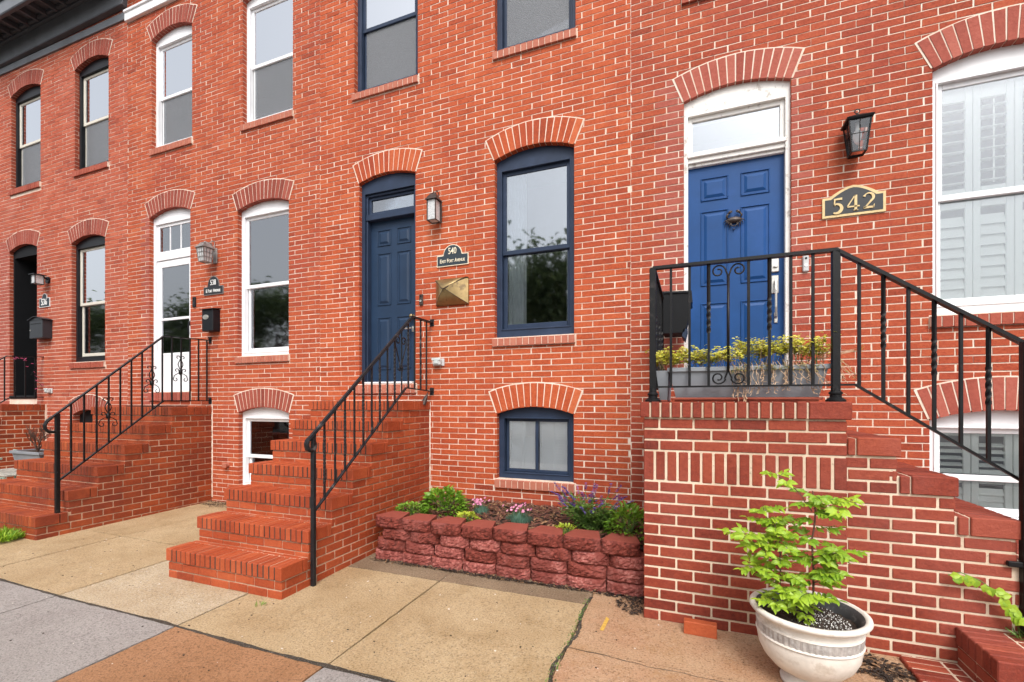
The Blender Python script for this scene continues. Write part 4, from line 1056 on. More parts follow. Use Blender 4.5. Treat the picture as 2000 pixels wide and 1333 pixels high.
# ---------------------------------------------------------------- fittings on the walls
def lantern(name, label, x, y, z0, z1, hb, ht, glass, metal, style):
    t = thing(name, label, 'wall lamp', (x, 0, (z0+z1)/2), 'wall lanterns beside the front doors')
    b = MB(); s_ = .007
    C4 = lambda h, z: [(x-h, y-h, z), (x+h, y-h, z), (x+h, y+h, z), (x-h, y+h, z)]
    lo, hi = C4(hb, z0), C4(ht, z1)
    for k in range(4): b.tube([lo[k], hi[k]], s_, 4)
    for ring in (lo, hi):
        for k in range(4): b.tube([ring[k], ring[(k+1) % 4]], s_, 4)
    if style == 'grid':
        for k in range(4):
            for f in (1/3, 2/3):
                a = Vector(lo[k]).lerp(Vector(lo[(k+1) % 4]), f); c = Vector(hi[k]).lerp(Vector(hi[(k+1) % 4]), f); b.tube([a, c], .004, 4)
                a = Vector(lo[k]).lerp(Vector(hi[k]), f); c = Vector(lo[(k+1) % 4]).lerp(Vector(hi[(k+1) % 4]), f); b.tube([a, c], .004, 4)
    if style == 'cross':
        for k in range(4):
            a = Vector(lo[k]).lerp(Vector(lo[(k+1) % 4]), .5); c = Vector(hi[k]).lerp(Vector(hi[(k+1) % 4]), .5); b.tube([a, c], .0035, 4)
            a = Vector(lo[k]).lerp(Vector(hi[k]), .55); c = Vector(lo[(k+1) % 4]).lerp(Vector(hi[(k+1) % 4]), .55); b.tube([a, c], .0035, 4)
    b.build('frame', metal, t)
    g = MB(); h2 = hb-.004; h3 = ht-.004; l2, u2 = C4(h2, z0+.004), C4(h3, z1-.004)
    for k in range(4): g.face([l2[k], l2[(k+1) % 4], u2[(k+1) % 4], u2[k]])
    g.face(l2)
    g.build('lantern_glass', glass, t)
    b = MB(); e = ht+.020
    def pyr(h0, za, h1, zb_):
        A, B = C4(h0, za), C4(h1, zb_); b.hexa([*A, *B])
    if style == 'flat': pyr(e+.01, z1, e+.006, z1+.012); pyr(ht*.6, z1+.012, ht*.5, z1+.02)
    elif style == 'cross': pyr(e-.006, z1, e, z1+.015); pyr(e, z1+.015, e-.018, z1+.03); pyr(e-.03, z1+.03, .03, z1+.06); b.lathe([(0, 0), (.012, 0), (.008, .02), (0, .02)], (x, y, z1+.06), 8); b.tube([(x+.018*math.cos(a), y, z1+.10+.018*math.sin(a)) for a in [R(i*30) for i in range(13)]], .005, 6)
    else:
        pyr(e, z1, e-.003, z1+.012); pyr(e-.006, z1+.012, .045, z1+.055); pyr(.04, z1+.055, .028, z1+.075); b.lathe([(.012, 0), (.018, .012), (.008, .03), (0, .036)], (x, y, z1+.075), 8)
    b.build('roof', metal, t)
    b = MB(); b.box(x-.04, x+.04, -.022, -.001, z0+(.02 if style != 'flat' else .0), z1+.05, .5, 0, .005) if style not in ('flat',) else b.tube([(x, -.001, z1-.05), (x, -.03, z1-.05)], .062, 20)
    zt = z1+.10
    if style == 'cross': b.box(x-.02, x+.02, y, -.01, z1+.005, z1+.03, .5, 0, .003)
    elif style == 'flat': b.tube([(x, -.02, z1-.04), (x, y+.05, z1+.004)], .016, 8)
    else:
        b.tube([(x, -.02, z1), (x, -.05, z1+.06), (x, y*.6, zt), (x, y, zt+.0), (x, y-.02, zt-.02)], .008, 6)
        b.tube([(x, -.02+.0, z1+.05)]+[(x, -.05+.03*math.cos(a), zt+.02+.03*math.sin(a)) for a in [R(-40+i*30) for i in range(11)]], .006, 6)
        for k in range(4):
            c = hi[k]; b.tube([(c[0], c[1], z1+.01), ((c[0]*1+x)/2, (c[1]+y)/2, z1+.075), (x, y, zt-.005)], .006, 6)
    b.build('bracket', metal, t)
    b = MB()
    b.lathe([(0, z0+.10-.03), (.02, z0+.10), (.034, z0+.14), (.03, z0+.175), (.013, z0+.20), (.013, z1), (0, z1)] if style == 'cross' else [(0, z0+.06), (.02, z0+.07), (.022, z0+.12), (.012, z0+.15), (.012, z1), (0, z1)], (x, y, 0), 16)
    b.build('bulb', 'bulb', t, smooth=True)
    return t
lantern('wall_lantern', 'small dark bronze lantern with seeded glass beside the navy door', -2.83, -.13, 3.665, 3.905, .055, .055, 'frosted_glass', 'bronze_dark', 'hip')
lantern('wall_lantern', 'pewter lantern with gridded frosted glass beside the white storm door', -6.68, -.17, 3.60, 3.80, .055, .075, 'frosted_glass', 'pewter', 'grid')
lantern('wall_lantern', 'flat topped black lantern with white glass beside the black door', -11.12, -.16, 3.69, 3.85, .062, .062, 'frosted_glass', 'black_paint', 'flat')
lantern('wall_lantern', 'tapered black lantern with clear panes beside the bright blue door', 1.32, -.13, 3.65, 3.91, .052, .078, 'glass_lamp', 'iron_black', 'cross')
def plaque(label, x0, x1, z0, zsh, zt, face, rim, rise_frac=.62, rimw=.008, arch='dome'):
    t = thing('address_plaque', label, 'house number plaque', ((x0+x1)/2, 0, z0), 'house number plaques beside the front doors')
    def outl(ins):
        a, c, e, s_, tt = x0+ins, x1-ins, z0+ins, zsh-ins, zt-ins; mx = (a+c)/2; hw = (c-a)/2*rise_frac
        pts = [(a, e), (c, e), (c, s_)]
        if arch == 'dome':
            pts += [(mx+hw+.012, s_), (mx+hw, s_+.006)]; rh = tt-s_
            for i in range(15): th = math.pi*i/14; pts.append((mx+hw*math.cos(th)*.97, s_+.01+(rh-.01)*math.sin(th)))
            pts += [(mx-hw, s_+.006), (mx-hw-.012, s_)]
        else:
            hw = (c-a)/2*.78
            for i in range(17):
                th = math.pi*i/16; f = math.cos(th); pts.append((mx+hw*f, s_+(tt-s_)*(.5-.5*math.cos(2*math.pi*(.5-.5*abs(f)) ) if False else (1-abs(f)**1.6))))
        pts.append((a, s_)); return pts
    o_, i_ = outl(0), outl(rimw)
    b = MB(); b.extr(o_, [], -.018, -.001); b.build('plate', rim, t)
    b = MB(); b.extr(i_, [], -.0195, -.017); b.build('face', face, t)
    return t
t = plaque('slate arched plaque reading 540 East Fort Avenue', -2.852, -2.432, 3.152, 3.285, 3.405, 'plaque_slate', 'letter_cream', .60, .008)
text('540', -2.642, -.020, 3.325, .105, 'letter_cream', t, bold=.0008, sx=.72); text('East Fort Avenue', -2.642, -.020, 3.213, .064, 'letter_cream', t, bold=.0006, sx=.72, caps=True)
t = plaque('black arched plaque reading 538 E Fort Avenue', -6.925, -6.505, 3.155, 3.28, 3.435, 'plaque_black', 'pewter', .60, .008)
text('538', -6.715, -.020, 3.335, .115, 'letter_white', t, bold=.0006, sx=.72); text('E Fort Avenue', -6.715, -.020, 3.213, .072, 'letter_white', t, bold=.0005, sx=.72, caps=True)
t = plaque('small grey arched plaque with white number 536', -11.40, -11.06, 3.305, 3.475, 3.56, 'plaque_slate', 'letter_white', .45, .009)
text('536', -11.23, -.020, 3.395, .16, 'letter_white', t, bold=.003, sx=.80)
t = plaque('black plaque with thick gold frame and gold number 542', 1.092, 1.556, 3.168, 3.345, 3.432, 'plaque_black', 'gold_paint', .8, .020, 'ogee')
# hand drawn serif figures
def stroke_fig(polys, ox, oz, s_, parent):
    b = MB()
    for pts, ws in polys:
        L = []; Rr = []
        for i, (u, v) in enumerate(pts):
            a = pts[max(0, i-1)]; c = pts[min(len(pts)-1, i+1)]; d = Vector((c[0]-a[0], c[1]-a[1])); d.normalize(); n = Vector((-d.y, d.x)); w_ = ws[i] if isinstance(ws, list) else ws
            L.append((ox+(u+n.x*w_/2)*s_, oz+(v+n.y*w_/2)*s_)); Rr.append((ox+(u-n.x*w_/2)*s_, oz+(v-n.y*w_/2)*s_))
        for i in range(len(pts)-1):
            q = [L[i], L[i+1], Rr[i+1], Rr[i]]; b.hexa([(p[0], -.026, p[1]) for p in q]+[(p[0], -.017, p[1]) for p in q])
    return b.build('lettering', 'gold_paint', parent)
arc = lambda cx, cz, rx, rz, a0, a1, n=14: [(cx+rx*math.cos(R(a0+(a1-a0)*i/n)), cz+rz*math.sin(R(a0+(a1-a0)*i/n))) for i in range(n+1)]
w5 = [.08]+[.09+.10*math.sin(math.pi*i/14) for i in range(15)]
stroke_fig([([(.55, .95), (.14, .93), (.12, .55)], [.15, .13, .05]), ([(.12, .54)]+arc(.22, .33, .30, .30, 95, -120), w5)], 1.165, 3.195, .135, t)
stroke_fig([([(.42, 1.0), (.0, .30)], [.06, .08]), ([(.0, .27), (.66, .27)], .09), ([(.45, 1.0), (.45, .0)], .15), ([(.33, .02), (.58, .02)], .05)], 1.278, 3.205, .135, t)
stroke_fig([(arc(.27, .70, .25, .27, 165, -25, 14)+[(.10, .10), (.0, .04)], [.14, .12, .07, .07, .07, .08, .09, .10, .12, .14, .15, .16, .16, .15, .13, .08, .07]), ([(.0, .06), (.45, .06), (.56, .08)], [.13, .13, .10]), ([(.52, .05), (.57, .24)], [.10, .03])], 1.396, 3.21, .135, t)
# mailboxes
t = thing('mailbox', 'brass envelope shaped mailbox below the slate plaque', 'mailbox', (-2.64, 0, 2.85), 'mailboxes beside the front doors')
b = MB(); a, c, e, g_ = -2.857, -2.427, 2.685, 2.992; m_ = Vector((-2.70, -.125, 2.868)); yb = -.03
cor = [Vector((a, yb, e)), Vector((c, yb, e)), Vector((c, yb, g_)), Vector((a, yb, g_))]
for k in (0, 1, 3):
    p, q = cor[k], cor[(k+1) % 4]; n = 8
    for i in range(n):
        s0, s1 = i/n, (i+1)/n
        f = lambda s_, p=p, q=q: (p.lerp(m_, s_), q.lerp(m_, s_))
        (p0, q0), (p1, q1) = f(s0), f(s1); sag = lambda s_: Vector((0, -.018*math.sin(math.pi*s_), 0))
        b.face([p0+sag(s0), q0+sag(s0), q1+sag(s1), p1+sag(s1)])
for k in range(4):
    p, q = cor[k], cor[(k+1) % 4]; b.face([p, q, (q.x, 0, q.z), (p.x, 0, p.z)])
b.build('box', 'brass', t)
b = MB(); n = 14; tip = Vector((-2.715, -.140, 2.862)); top = [Vector((a-.004+(c-a+.008)*i/n, -.036, g_+.004)) for i in range(n+1)]
edge = []
for i in range(n+1):
    f = i/n; d = abs(f-.33)/.67 if f > .33 else abs(f-.33)/.33; dz = (1-d) if f < .33 else .5+.5*math.cos(math.pi*d**.8)
    edge.append(Vector((top[i].x, -.036-.100*dz, g_-(g_-tip.z)*dz)))
for i in range(n):
    for q in range(4):
        s0, s1 = q/4, (q+1)/4; A = lambda i_, s_: top[i_].lerp(edge[i_], s_)+Vector((0, -.012*math.sin(math.pi*s_), 0)); b.face([A(i, s0), A(i+1, s0), A(i+1, s1), A(i, s1)])
b.tube(edge, .0025, 5); b.build('flap', 'brass', t)
b = MB()
for k_ in range(4):
    if k_ != 3: b.tube([cor[k_]+Vector((0, -.002, 0)), cor[k_].lerp(m_, .5)+Vector((0, -.020, 0)), m_+Vector((0, -.003, 0))], .003, 5)
b.tube([e_+Vector((0, -.001, -.006)) for e_ in edge], .004, 5)
b.build('seam', 'bronze_dark', t)
t = thing('mailbox', 'black box mailbox with silver oval badge below the 538 plaque', 'mailbox', (-6.7, 0, 2.75), 'mailboxes beside the front doors')
b = MB(); b.box(-6.82, -6.585, -.12, -.002, 2.59, 2.915, .5, 0, .006); b.build('box', 'black_paint', t)
b = MB(); b.hexa([(-6.835, -.145, 2.91), (-6.572, -.145, 2.91), (-6.572, -.0, 2.935), (-6.835, -.0, 2.935), (-6.835, -.145, 2.918), (-6.572, -.145, 2.918), (-6.572, 0, 2.945), (-6.835, 0, 2.945)]); b.build('lid', 'black_paint', t)
b = MB()
for (k, rx, rz, y) in ((0, .062, .036, -.124), (1, .045, .022, -.128)):
    ring = [(-6.735+rx*math.cos(R(i*18)), rz*math.sin(R(i*18))+2.80) for i in range(20)]; b.extr(ring, [], y, -.119)
b.build('badge', 'nickel', t)
t = thing('mailbox', 'dark grey locking mailbox with curved lid beside the black door', 'mailbox', (-11.2, 0, 2.9), 'mailboxes beside the front doors')
b = MB(); b.box(-11.42, -11.0, -.145, -.002, 2.71, 3.04, .5, 0, .004); pn = [(-11.42+.42*i/12, 3.04+.0+.05*max(0, math.sin(math.pi*i/12))**1.5) for i in range(13)]; b.extr([(-11.42, 3.03)]+[(-11.0, 3.03)]+pn[::-1], [], -.145, -.004); b.build('box', 'grey_metal', t)
b = MB()
for i in range(12):
    (xa, za), (xb, zb_) = [( -11.45+.48*j/12, 3.045+.055*max(0, math.sin(math.pi*j/12))**1.5) for j in (i, i+1)]
    b.hexa([(xa, -.17, za), (xb, -.17, zb_), (xb, 0, zb_), (xa, 0, za), (xa, -.17, za+.008), (xb, -.17, zb_+.008), (xb, 0, zb_+.008), (xa, 0, za+.008)])
b.build('lid', 'grey_metal', t)
b = MB(); b.box(-11.38, -11.04, -.15, -.143, 2.97, 2.978); b.lathe([(0, 0)]*2, (0, 0, 0), 3); b.build('slot', 'black_matte', t)
b = MB(); b.tube([(-11.385, -.146, 2.86), (-11.385, -.155, 2.86)], .012, 10); b.build('lock', 'nickel', t)
t = thing('mailbox', 'navy black curved bottom mailbox hung inside the landing railing at far left', 'mailbox', (-.13, -.3, 2.35), 'mailboxes beside the front doors')
b = MB(); prof = [(-.24, 2.16), (-.075, 2.16), (-.06, 2.165), (-.035, 2.23), (-.018, 2.33), (-.012, 2.43), (-.012, 2.51), (-.24, 2.53)]
b.extr(prof, [], -.42, -.12); b.build('box', 'black_matte', t)
b = MB(); b.hexa([(-.245, -.43, 2.525), (.0, -.43, 2.515), (.0, -.11, 2.515), (-.245, -.11, 2.525), (-.245, -.43, 2.542), (.005, -.43, 2.53), (.005, -.11, 2.53), (-.245, -.11, 2.542)]); b.hexa([(-.006, -.425, 2.42), (.012, -.425, 2.43), (.012, -.115, 2.43), (-.006, -.115, 2.42), (-.006, -.425, 2.53), (.004, -.425, 2.53), (.004, -.115, 2.53), (-.006, -.115, 2.53)]); b.build('lid', 'black_paint', t)
b = MB(); b.hexa([(-.078, -.42, 2.13), (-.05, -.42, 2.10), (-.05, -.13, 2.10), (-.078, -.13, 2.13), (-.066, -.42, 2.19), (-.03, -.42, 2.19), (-.03, -.13, 2.19), (-.066, -.13, 2.19)]); b.build('paper_holder', 'navy_paint', t)
# door bells, sockets, vent
def bell(label, x, z, w_, h, body, btn):
    t = thing('doorbell', label, 'doorbell', (x, 0, z), 'doorbells beside the front doors')
    b = MB(); b.box(x-w_/2, x+w_/2, -.028, -.001, z-h/2, z+h/2, .5, 0, .008); b.build('housing', body, t)
    b = MB(); b.tube([(x, -.026, z-h*.12), (x, -.032, z-h*.12)], w_*.28, 16); b.build('button', btn, t)
    b = MB(); b.tube([(x, -.026, z+h*.30), (x, -.031, z+h*.30)], w_*.2, 14); b.build('lens', 'black_matte', t)
bell('black doorbell with silver button right of the navy door', -3.075, 2.782, .05, .135, 'bronze_dark', 'nickel')
bell('black doorbell right of the white storm door', -7.14, 3.075, .065, .16, 'black_paint', 'grey_metal')
bell('white doorbell with black lens right of the bright blue door', .965, 2.783, .048, .15, 'plastic_grey', 'white_paint')
for (lab, x, z) in (('grey weatherproof socket cover right of the navy door', -2.83, 2.01), ('grey weatherproof socket cover right of the leftmost black door', -11.06, 1.745)):
    t = thing('socket_cover', lab, 'outlet', (x, 0, z), 'outdoor socket covers')
    b = MB(); b.box(x-.075, x+.075, -.02, -.001, z-.045, z+.045, .5, 0, .005); b.box(x-.055, x+.05, -.07, -.02, z-.04, z+.04, .5, 0, .012); b.build('cover', 'plastic_grey', t)
    b = MB(); b.box(x-.065, x+.055, -.078, -.066, z+.02, z+.047, .5, 0, .004); b.box(x-.03, x+.02, -.080, -.07, z-.02, z+.02, .5, 0, .004); b.build('lid', 'plastic_clear', t)
b = MB(); b.tube([(-6.42, 0, .60), (-6.42, -.06, .60)], .035, 12); b.box(-6.46, -6.38, -.075, -.055, .565, .635, .5, 0, .008); tag(b.build('vent_pipe', 'brick_sill', None, origin=(-6.42, 0, .6)), 'small square pipe cap low between the white door stoop and window', 'vent')
b = MB(); b.box(-7.95, -7.15, -.50, -.10, 1.468, 1.482, .5, 0, .004); tag(b.build('doormat', 'rubber_mat', None, origin=(-7.5, -.3, 1.468)), 'thin black rubber doormat in front of the white storm door', 'doormat')
t = thing('hanging_bell', 'dark metal bell hanging from the end of the navy door railing', 'bell', (-2.93, -.12, 1.66))
b = MB(); p0 = Vector((-2.93, -.10, 1.64)); d = Vector((-.25, -.35, -1)).normalized()
b.tube([p0, p0+d*.03, p0+d*.06, p0+d*.13, p0+d*.15], .02, 10, radii=[.006, .012, .022, .032, .034]); b.build('bell_body', 'bronze_dark', t)
b = MB(); b.tube([p0-d*.03, p0], .004, 5); b.build('hook', 'black_matte', t)

# ---------------------------------------------------------------- raised bed of split face blocks
def rockblock(x0, x1, yf, yb, z0, z1, rr, taper=.03, top=False):
    """trapezoid landscaping block with a rough split face"""
    b = MB(); nx, nz = 16, 8; V = {}
    w_ = x1-x0
    for i in range(nx+1):
        for k in range(nz+1):
            u, v = i/nx, k/nz; edge = min(u, 1-u, v, 1-v); bul = -.028*(1-(2*u-1)**4)*(1-(2*v-1)**6)
            n = rr.uniform(-.0075, .0075) if edge > 0 else rr.uniform(-.004, .004)
            cut = .030*(abs(2*u-1)**7)
            V[i, k] = len(b.v); b.v.append((x0+w_*u+(rr.uniform(-.006, .006) if 0 < u < 1 else rr.uniform(-.003, .003)), yf+bul+n+cut, z0+(z1-z0)*v+(rr.uniform(-.004, .004) if 0 < v < 1 else rr.uniform(-.003, .001))))
    for i in range(nx):
        for k in range(nz):
            b.f.append((V[i, k], V[i+1, k], V[i+1, k+1], V[i, k+1])); b.b.append(rr.random()*.9); b.m.append(0)
    # body behind
    j = len(b.v); tp = taper+.02
    b.v += [(x0+tp, yb, z0), (x1-tp, yb, z0), (x1-tp, yb, z1), (x0+tp, yb, z1)]
    b.f += [tuple(V[i, nz] for i in range(nx+1))+(j+2, j+3)]; b.b.append(.5); b.m.append(1)
    b.f += [tuple(V[i, 0] for i in range(nx, -1, -1))+(j, j+1)]; b.b.append(.5); b.m.append(1)
    b.f += [(j+1, j+2)+tuple(V[nx, k] for k in range(nz, -1, -1))]; b.b.append(.5); b.m.append(1)
    b.f += [(j+3, j)+tuple(V[0, k] for k in range(nz+1))]; b.b.append(.5); b.m.append(1)
    b.f += [(j, j+1, j+2, j+3)]; b.b.append(.5); b.m.append(1)
    return b
t = thing('retaining_wall', 'low retaining wall of red split face blocks around the flower bed', 'retaining wall', (-1.62, -1.1, 0))
rr = random.Random(12); hgt = .102
rows = [(-2.885, .318), (-2.86, .318), (-2.80, .315), (-2.878, .315)]
for r in range(4):
    z0 = .004+r*(hgt+.0035); x = rows[r][0]-(0 if r != 2 else 0)
    for i in range(9):
        wd = rows[r][1]*rr.uniform(.97, 1.03); a, c = x, x+wd; x = c
        if r == 3: pass
        if a > -.40: break
        c2 = min(c, -.325)
        if c2-a < .06: break
        yo = -1.165+r*.006+rr.uniform(-.008, .008)-(.022 if r == 3 else 0)
        b = rockblock(a+.003, c2-.003, yo, yo+.24, z0+rr.uniform(-.001, .001), z0+hgt+(.006 if r == 3 else 0), rr, taper=.035 if r == 3 else .02)
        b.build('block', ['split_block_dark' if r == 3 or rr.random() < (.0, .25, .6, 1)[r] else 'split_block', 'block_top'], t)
b = MB(); n = 26; rr = random.Random(6)
hg = [[.355+.02*math.sin(i*.9)*math.cos(k*1.3)+rr.uniform(-.012, .012)+.03*(k/8) for k in range(9)] for i in range(n+1)]
for i in range(n):
    for k in range(8):
        P = lambda i_, k_: (-2.94+2.62*i_/n, -1.02+1.01*k_/8, hg[i_][k_]); b.face([P(i, k), P(i+1, k), P(i+1, k+1), P(i, k+1)], rr.random())
for _ in range(3000):
    x, y = rr.uniform(-2.9, -.35), rr.uniform(-.98, -.03); k = (y+1.02)/1.01*8; z = .365+.03*(k/8)+rr.uniform(0, .018); a = rr.uniform(0, 3.14); L = rr.uniform(.012, .034); w_ = rr.uniform(.005, .012); dz = rr.uniform(-.008, .010)
    dx, dy = math.cos(a)*L, math.sin(a)*L; ex, ey = -math.sin(a)*w_, math.cos(a)*w_
    b.face([(x-dx-ex, y-dy-ey, z-dz), (x+dx-ex, y+dy-ey, z+dz), (x+dx+ex, y+dy+ey, z+dz+.003), (x-dx+ex, y-dy+ey, z-dz+.003)], rr.random(), 1 if rr.random() < .75 else 2)
o = b.build('mulch', ['soil', 'mulch_brown', 'dry_leaf']); o['kind'] = 'stuff'; o['label'] = 'dark red brown bark mulch in the raised bed'

# ---------------------------------------------------------------- plants
def leafclump(b, c, rx, ry, h, n, L, W, rr, mi=0, up=.5, dens=1, lo=0.0):
    for _ in range(n):
        th = rr.uniform(0, 2*math.pi); ph = math.acos(rr.uniform(lo, 1)); f = rr.uniform(.55, 1)**.5
        dx, dy, dz = math.sin(ph)*math.cos(th), math.sin(ph)*math.sin(th), math.cos(ph)
        p = Vector((c[0]+rx*f*dx, c[1]+ry*f*dy, c[2]+h*f*dz)); d = Vector((dx+rr.uniform(-.6, .6), dy+rr.uniform(-.6, .6), dz*.6+up*rr.uniform(-.3, 1)))
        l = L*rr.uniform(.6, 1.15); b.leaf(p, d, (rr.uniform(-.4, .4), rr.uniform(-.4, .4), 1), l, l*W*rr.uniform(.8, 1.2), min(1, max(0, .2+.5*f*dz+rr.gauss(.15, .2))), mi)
def bush(label, x, y, z, rx, ry, h, n, L, W, mat, seed, cat='shrub', name='leafy_shrub', stems=14, lo=0.0, up=.5):
    rr = random.Random(seed); t = thing(name, label, cat, (x, y, z))
    b = MB()
    for _ in range(stems):
        th = rr.uniform(0, 6.28); e = Vector((x+rx*.7*math.cos(th)*rr.random(), y+ry*.7*math.sin(th)*rr.random(), z+h*rr.uniform(.4, .8))); b.tube([(x+rr.uniform(-.02, .02), y+rr.uniform(-.02, .02), z-.01), ((x+e.x)/2, (y+e.y)/2, z+h*.3), e], .004, 5)
    b.build('stem', 'stem_green', t)
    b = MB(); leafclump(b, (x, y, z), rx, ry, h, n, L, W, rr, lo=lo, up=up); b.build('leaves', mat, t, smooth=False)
    return t
bush('rounded bright green leafy plant at the left of the flower bed', -2.42, -.60, .37, .25, .21, .25, 330, .075, .62, 'leaf_green', 41)
bush('low fine leaved green plant spilling over the leftmost top blocks', -2.70, -.80, .37, .18, .13, .12, 420, .034, .5, 'leaf_green', 42, 'ground cover plant', 'low_plant')
bush('small chartreuse plant behind the third top block', -2.02, -.86, .36, .13, .09, .10, 200, .036, .6, 'leaf_chart', 43, 'ground cover plant', 'low_plant')
bush('small chartreuse plant at the foot of the purple salvia', -1.02, -.93, .36, .13, .07, .10, 240, .030, .55, 'leaf_chart', 44, 'ground cover plant', 'low_plant')
bush('mid green leafy plant against the dark landing block', -.50, -.80, .36, .20, .19, .28, 380, .062, .5, 'leaf_green', 45)
def pinks(label, x, y, rx, h, nf, seed):
    rr = random.Random(seed); t = thing('pink_flower_plant', label, 'flowering plant', (x, y, .37), 'pink flowering plants in the raised bed')
    b = MB()
    for _ in range(620):
        th = rr.uniform(0, 6.28); q = rr.random()**.5; px, py = x+rx*q*math.cos(th)*.8, y+rx*.8*q*math.sin(th)*.8; hh = h*(1-q*q*.6)*rr.uniform(.5, 1); b.leaf((px, py, .365), (math.cos(th)*q*.6, math.sin(th)*q*.6, 1), (math.cos(th), math.sin(th), .1), hh, .009, rr.random(), 0, .1, .1)
    b.build('leaves', 'leaf_blue', t)
    s = MB(); f = MB()
    for _ in range(nf):
        th = rr.uniform(0, 6.28); q = rr.random()**.5; px, py = x+rx*q*math.cos(th), y+rx*.8*q*math.sin(th); zz = .365+h*rr.uniform(.85, 1.35)
        s.tube([(x+(px-x)*.5, y+(py-y)*.5, .37), (px, py, zz)], .0016, 4)
        nd = Vector((rr.uniform(-.5, .5), -.6, .7)).normalized(); u = nd.cross(Vector((0, 0, 1))).normalized(); v = nd.cross(u)
        for k in range(5):
            a = k*1.257; d = u*math.cos(a)+v*math.sin(a); f.leaf(Vector((px, py, zz)), d+nd*.25, nd, .015, .013, rr.random(), 0, .05, .1)
    s.build('stem', 'stem_green', t); f.build('flowers', 'petal_pink', t)
pinks('pale pink flowers above a dark tuft behind the fourth block', -2.04, -.50, .10, .12, 26, 50)
pinks('grey blue tuft with scattered pink flowers at the middle of the bed', -1.56, -.66, .16, .12, 20, 51)
def salvia():
    rr = random.Random(60); t = thing('purple_salvia', 'sprawling salvia with purple flower spikes at the right of the bed', 'flowering plant', (-.85, -.75, .36))
    s = MB(); lf = MB(); fl = MB()
    for i in range(64):
        th = rr.uniform(0, 6.28); q = rr.random()**.5; bx, by = -.86+.10*rr.uniform(-1, 1), -.74+.10*rr.uniform(-1, 1)
        ex, ey, ez = -.86+.38*q*math.cos(th), -.72+.26*q*math.sin(th), .36+rr.uniform(.20, .43)*(1-.25*q)
        pts = [Vector((bx, by, .36)), Vector(((bx+ex)/2, (by+ey)/2, .36+(ez-.36)*.6)), Vector((ex, ey, ez))]; s.tube(pts, .0025, 4)
        for k in range(15):
            f = rr.uniform(.15, .82); p = pts[0].lerp(pts[1], f*2) if f < .5 else pts[1].lerp(pts[2], f*2-1); a = rr.uniform(0, 6.28); lf.leaf(p, (math.cos(a), math.sin(a), rr.uniform(0, .7)), (0, 0, 1), rr.uniform(.04, .065), .026, rr.random(), 0)
        if i % 3 != 2:
            p = pts[2]; d = (pts[2]-pts[1]).normalized(); L = rr.uniform(.05, .11); mi = 1 if rr.random() < .15 else 0
            for k in range(34):
                a = rr.uniform(0, 6.28); f = rr.random(); q_ = p+d*L*f; fl.leaf(q_, (math.cos(a), math.sin(a), .5), (0, 0, 1), .018, .014, rr.random(), mi, .1)
    s.build('stem', 'stem_green', t); lf.build('leaves', 'leaf_deep', t); fl.build('flower_spikes', ['petal_purple', 'petal_mauve'], t)
salvia()
def tuft(label, name, x, y, z, r, h, n, mat, seed, cat):
    rr = random.Random(seed); b = MB()
    for _ in range(n):
        th = rr.uniform(0, 6.28); q = rr.random()**.5; px, py = x+r*q*math.cos(th), y+r*q*math.sin(th); hh = h*rr.uniform(.5, 1.1)
        b.leaf((px, py, z), (math.cos(th)*rr.uniform(0, .9), math.sin(th)*rr.uniform(0, .9), rr.uniform(.4, 1)), (rr.uniform(-1, 1), rr.uniform(-1, 1), .3), hh, hh*rr.uniform(.06, .16), rr.random(), 0, .2, .4)
    return tag(b.build(name, mat, None, origin=(x, y, z)), label, cat)
tuft('clump of bright green weeds at the foot of the brown brick stoop', 'weed_clump', -7.18, -2.17, 0, .22, .13, 1000, 'leaf_lime', 70, 'weeds')
tuft('tiny weed in the crack at the foot of the orange stoop', 'weed', -3.02, -2.32, 0, .035, .04, 30, 'leaf_green', 71, 'weeds')
tuft('small dark weed beside the vine post on the dark steps', 'weed', 1.70, -1.54, .245, .05, .07, 60, 'leaf_deep', 72, 'weeds')
# litter
def litter(x, y, rx, ry, n, z, seed, label):
    rr = random.Random(seed); b = MB()
    for _ in range(n):
        th = rr.uniform(0, 6.28); q = rr.random()**.6; px, py = x+rx*q*math.cos(th), y+ry*q*math.sin(th)
        if py > -.01: py = -.01-rr.random()*.05
        b.leaf((px, py, gz(py)+z+rr.uniform(0, .012)), (math.cos(th*3), math.sin(th*5), rr.uniform(-.1, .3)), (0, 0, 1), rr.uniform(.012, .04), rr.uniform(.008, .02), rr.random(), 0 if rr.random() < .8 else 1, .2)
    o = b.build('leaf_litter', ['soil', 'dry_leaf']); o['kind'] = 'stuff'; o['label'] = label
litter(-6.35, -.14, .50, .14, 420, .004, 80, 'dead leaves in the corner behind the brown brick stoop')
litter(1.00, -1.66, .17, .13, 420, .004, 81, 'dark wet debris between the urn and the low brick step')
litter(-1.62, -1.215, 1.28, .022, 900, .002, 82, 'dark soil crumbs along the foot of the block wall')
litter(-.40, -1.33, .12, .17, 260, .002, 83, 'dark soil crumbs at the corner of the landing block')
# loose brick
rr = random.Random(1); b = MB(); b.box(-.10, .10, -.03, .03, 0, .085, .95, 0, .004)
o = b.build('loose_brick', 'brick_step_540', None, origin=(0, 0, 0)); o.location = (.055, -1.60, .006); o.rotation_euler = (0, 0, R(-2)); tag(o, 'single loose orange brick lying at the foot of the landing block', 'brick')
_s = lambda pr: [(r_*1.037, z_*.91) for r_, z_ in pr]
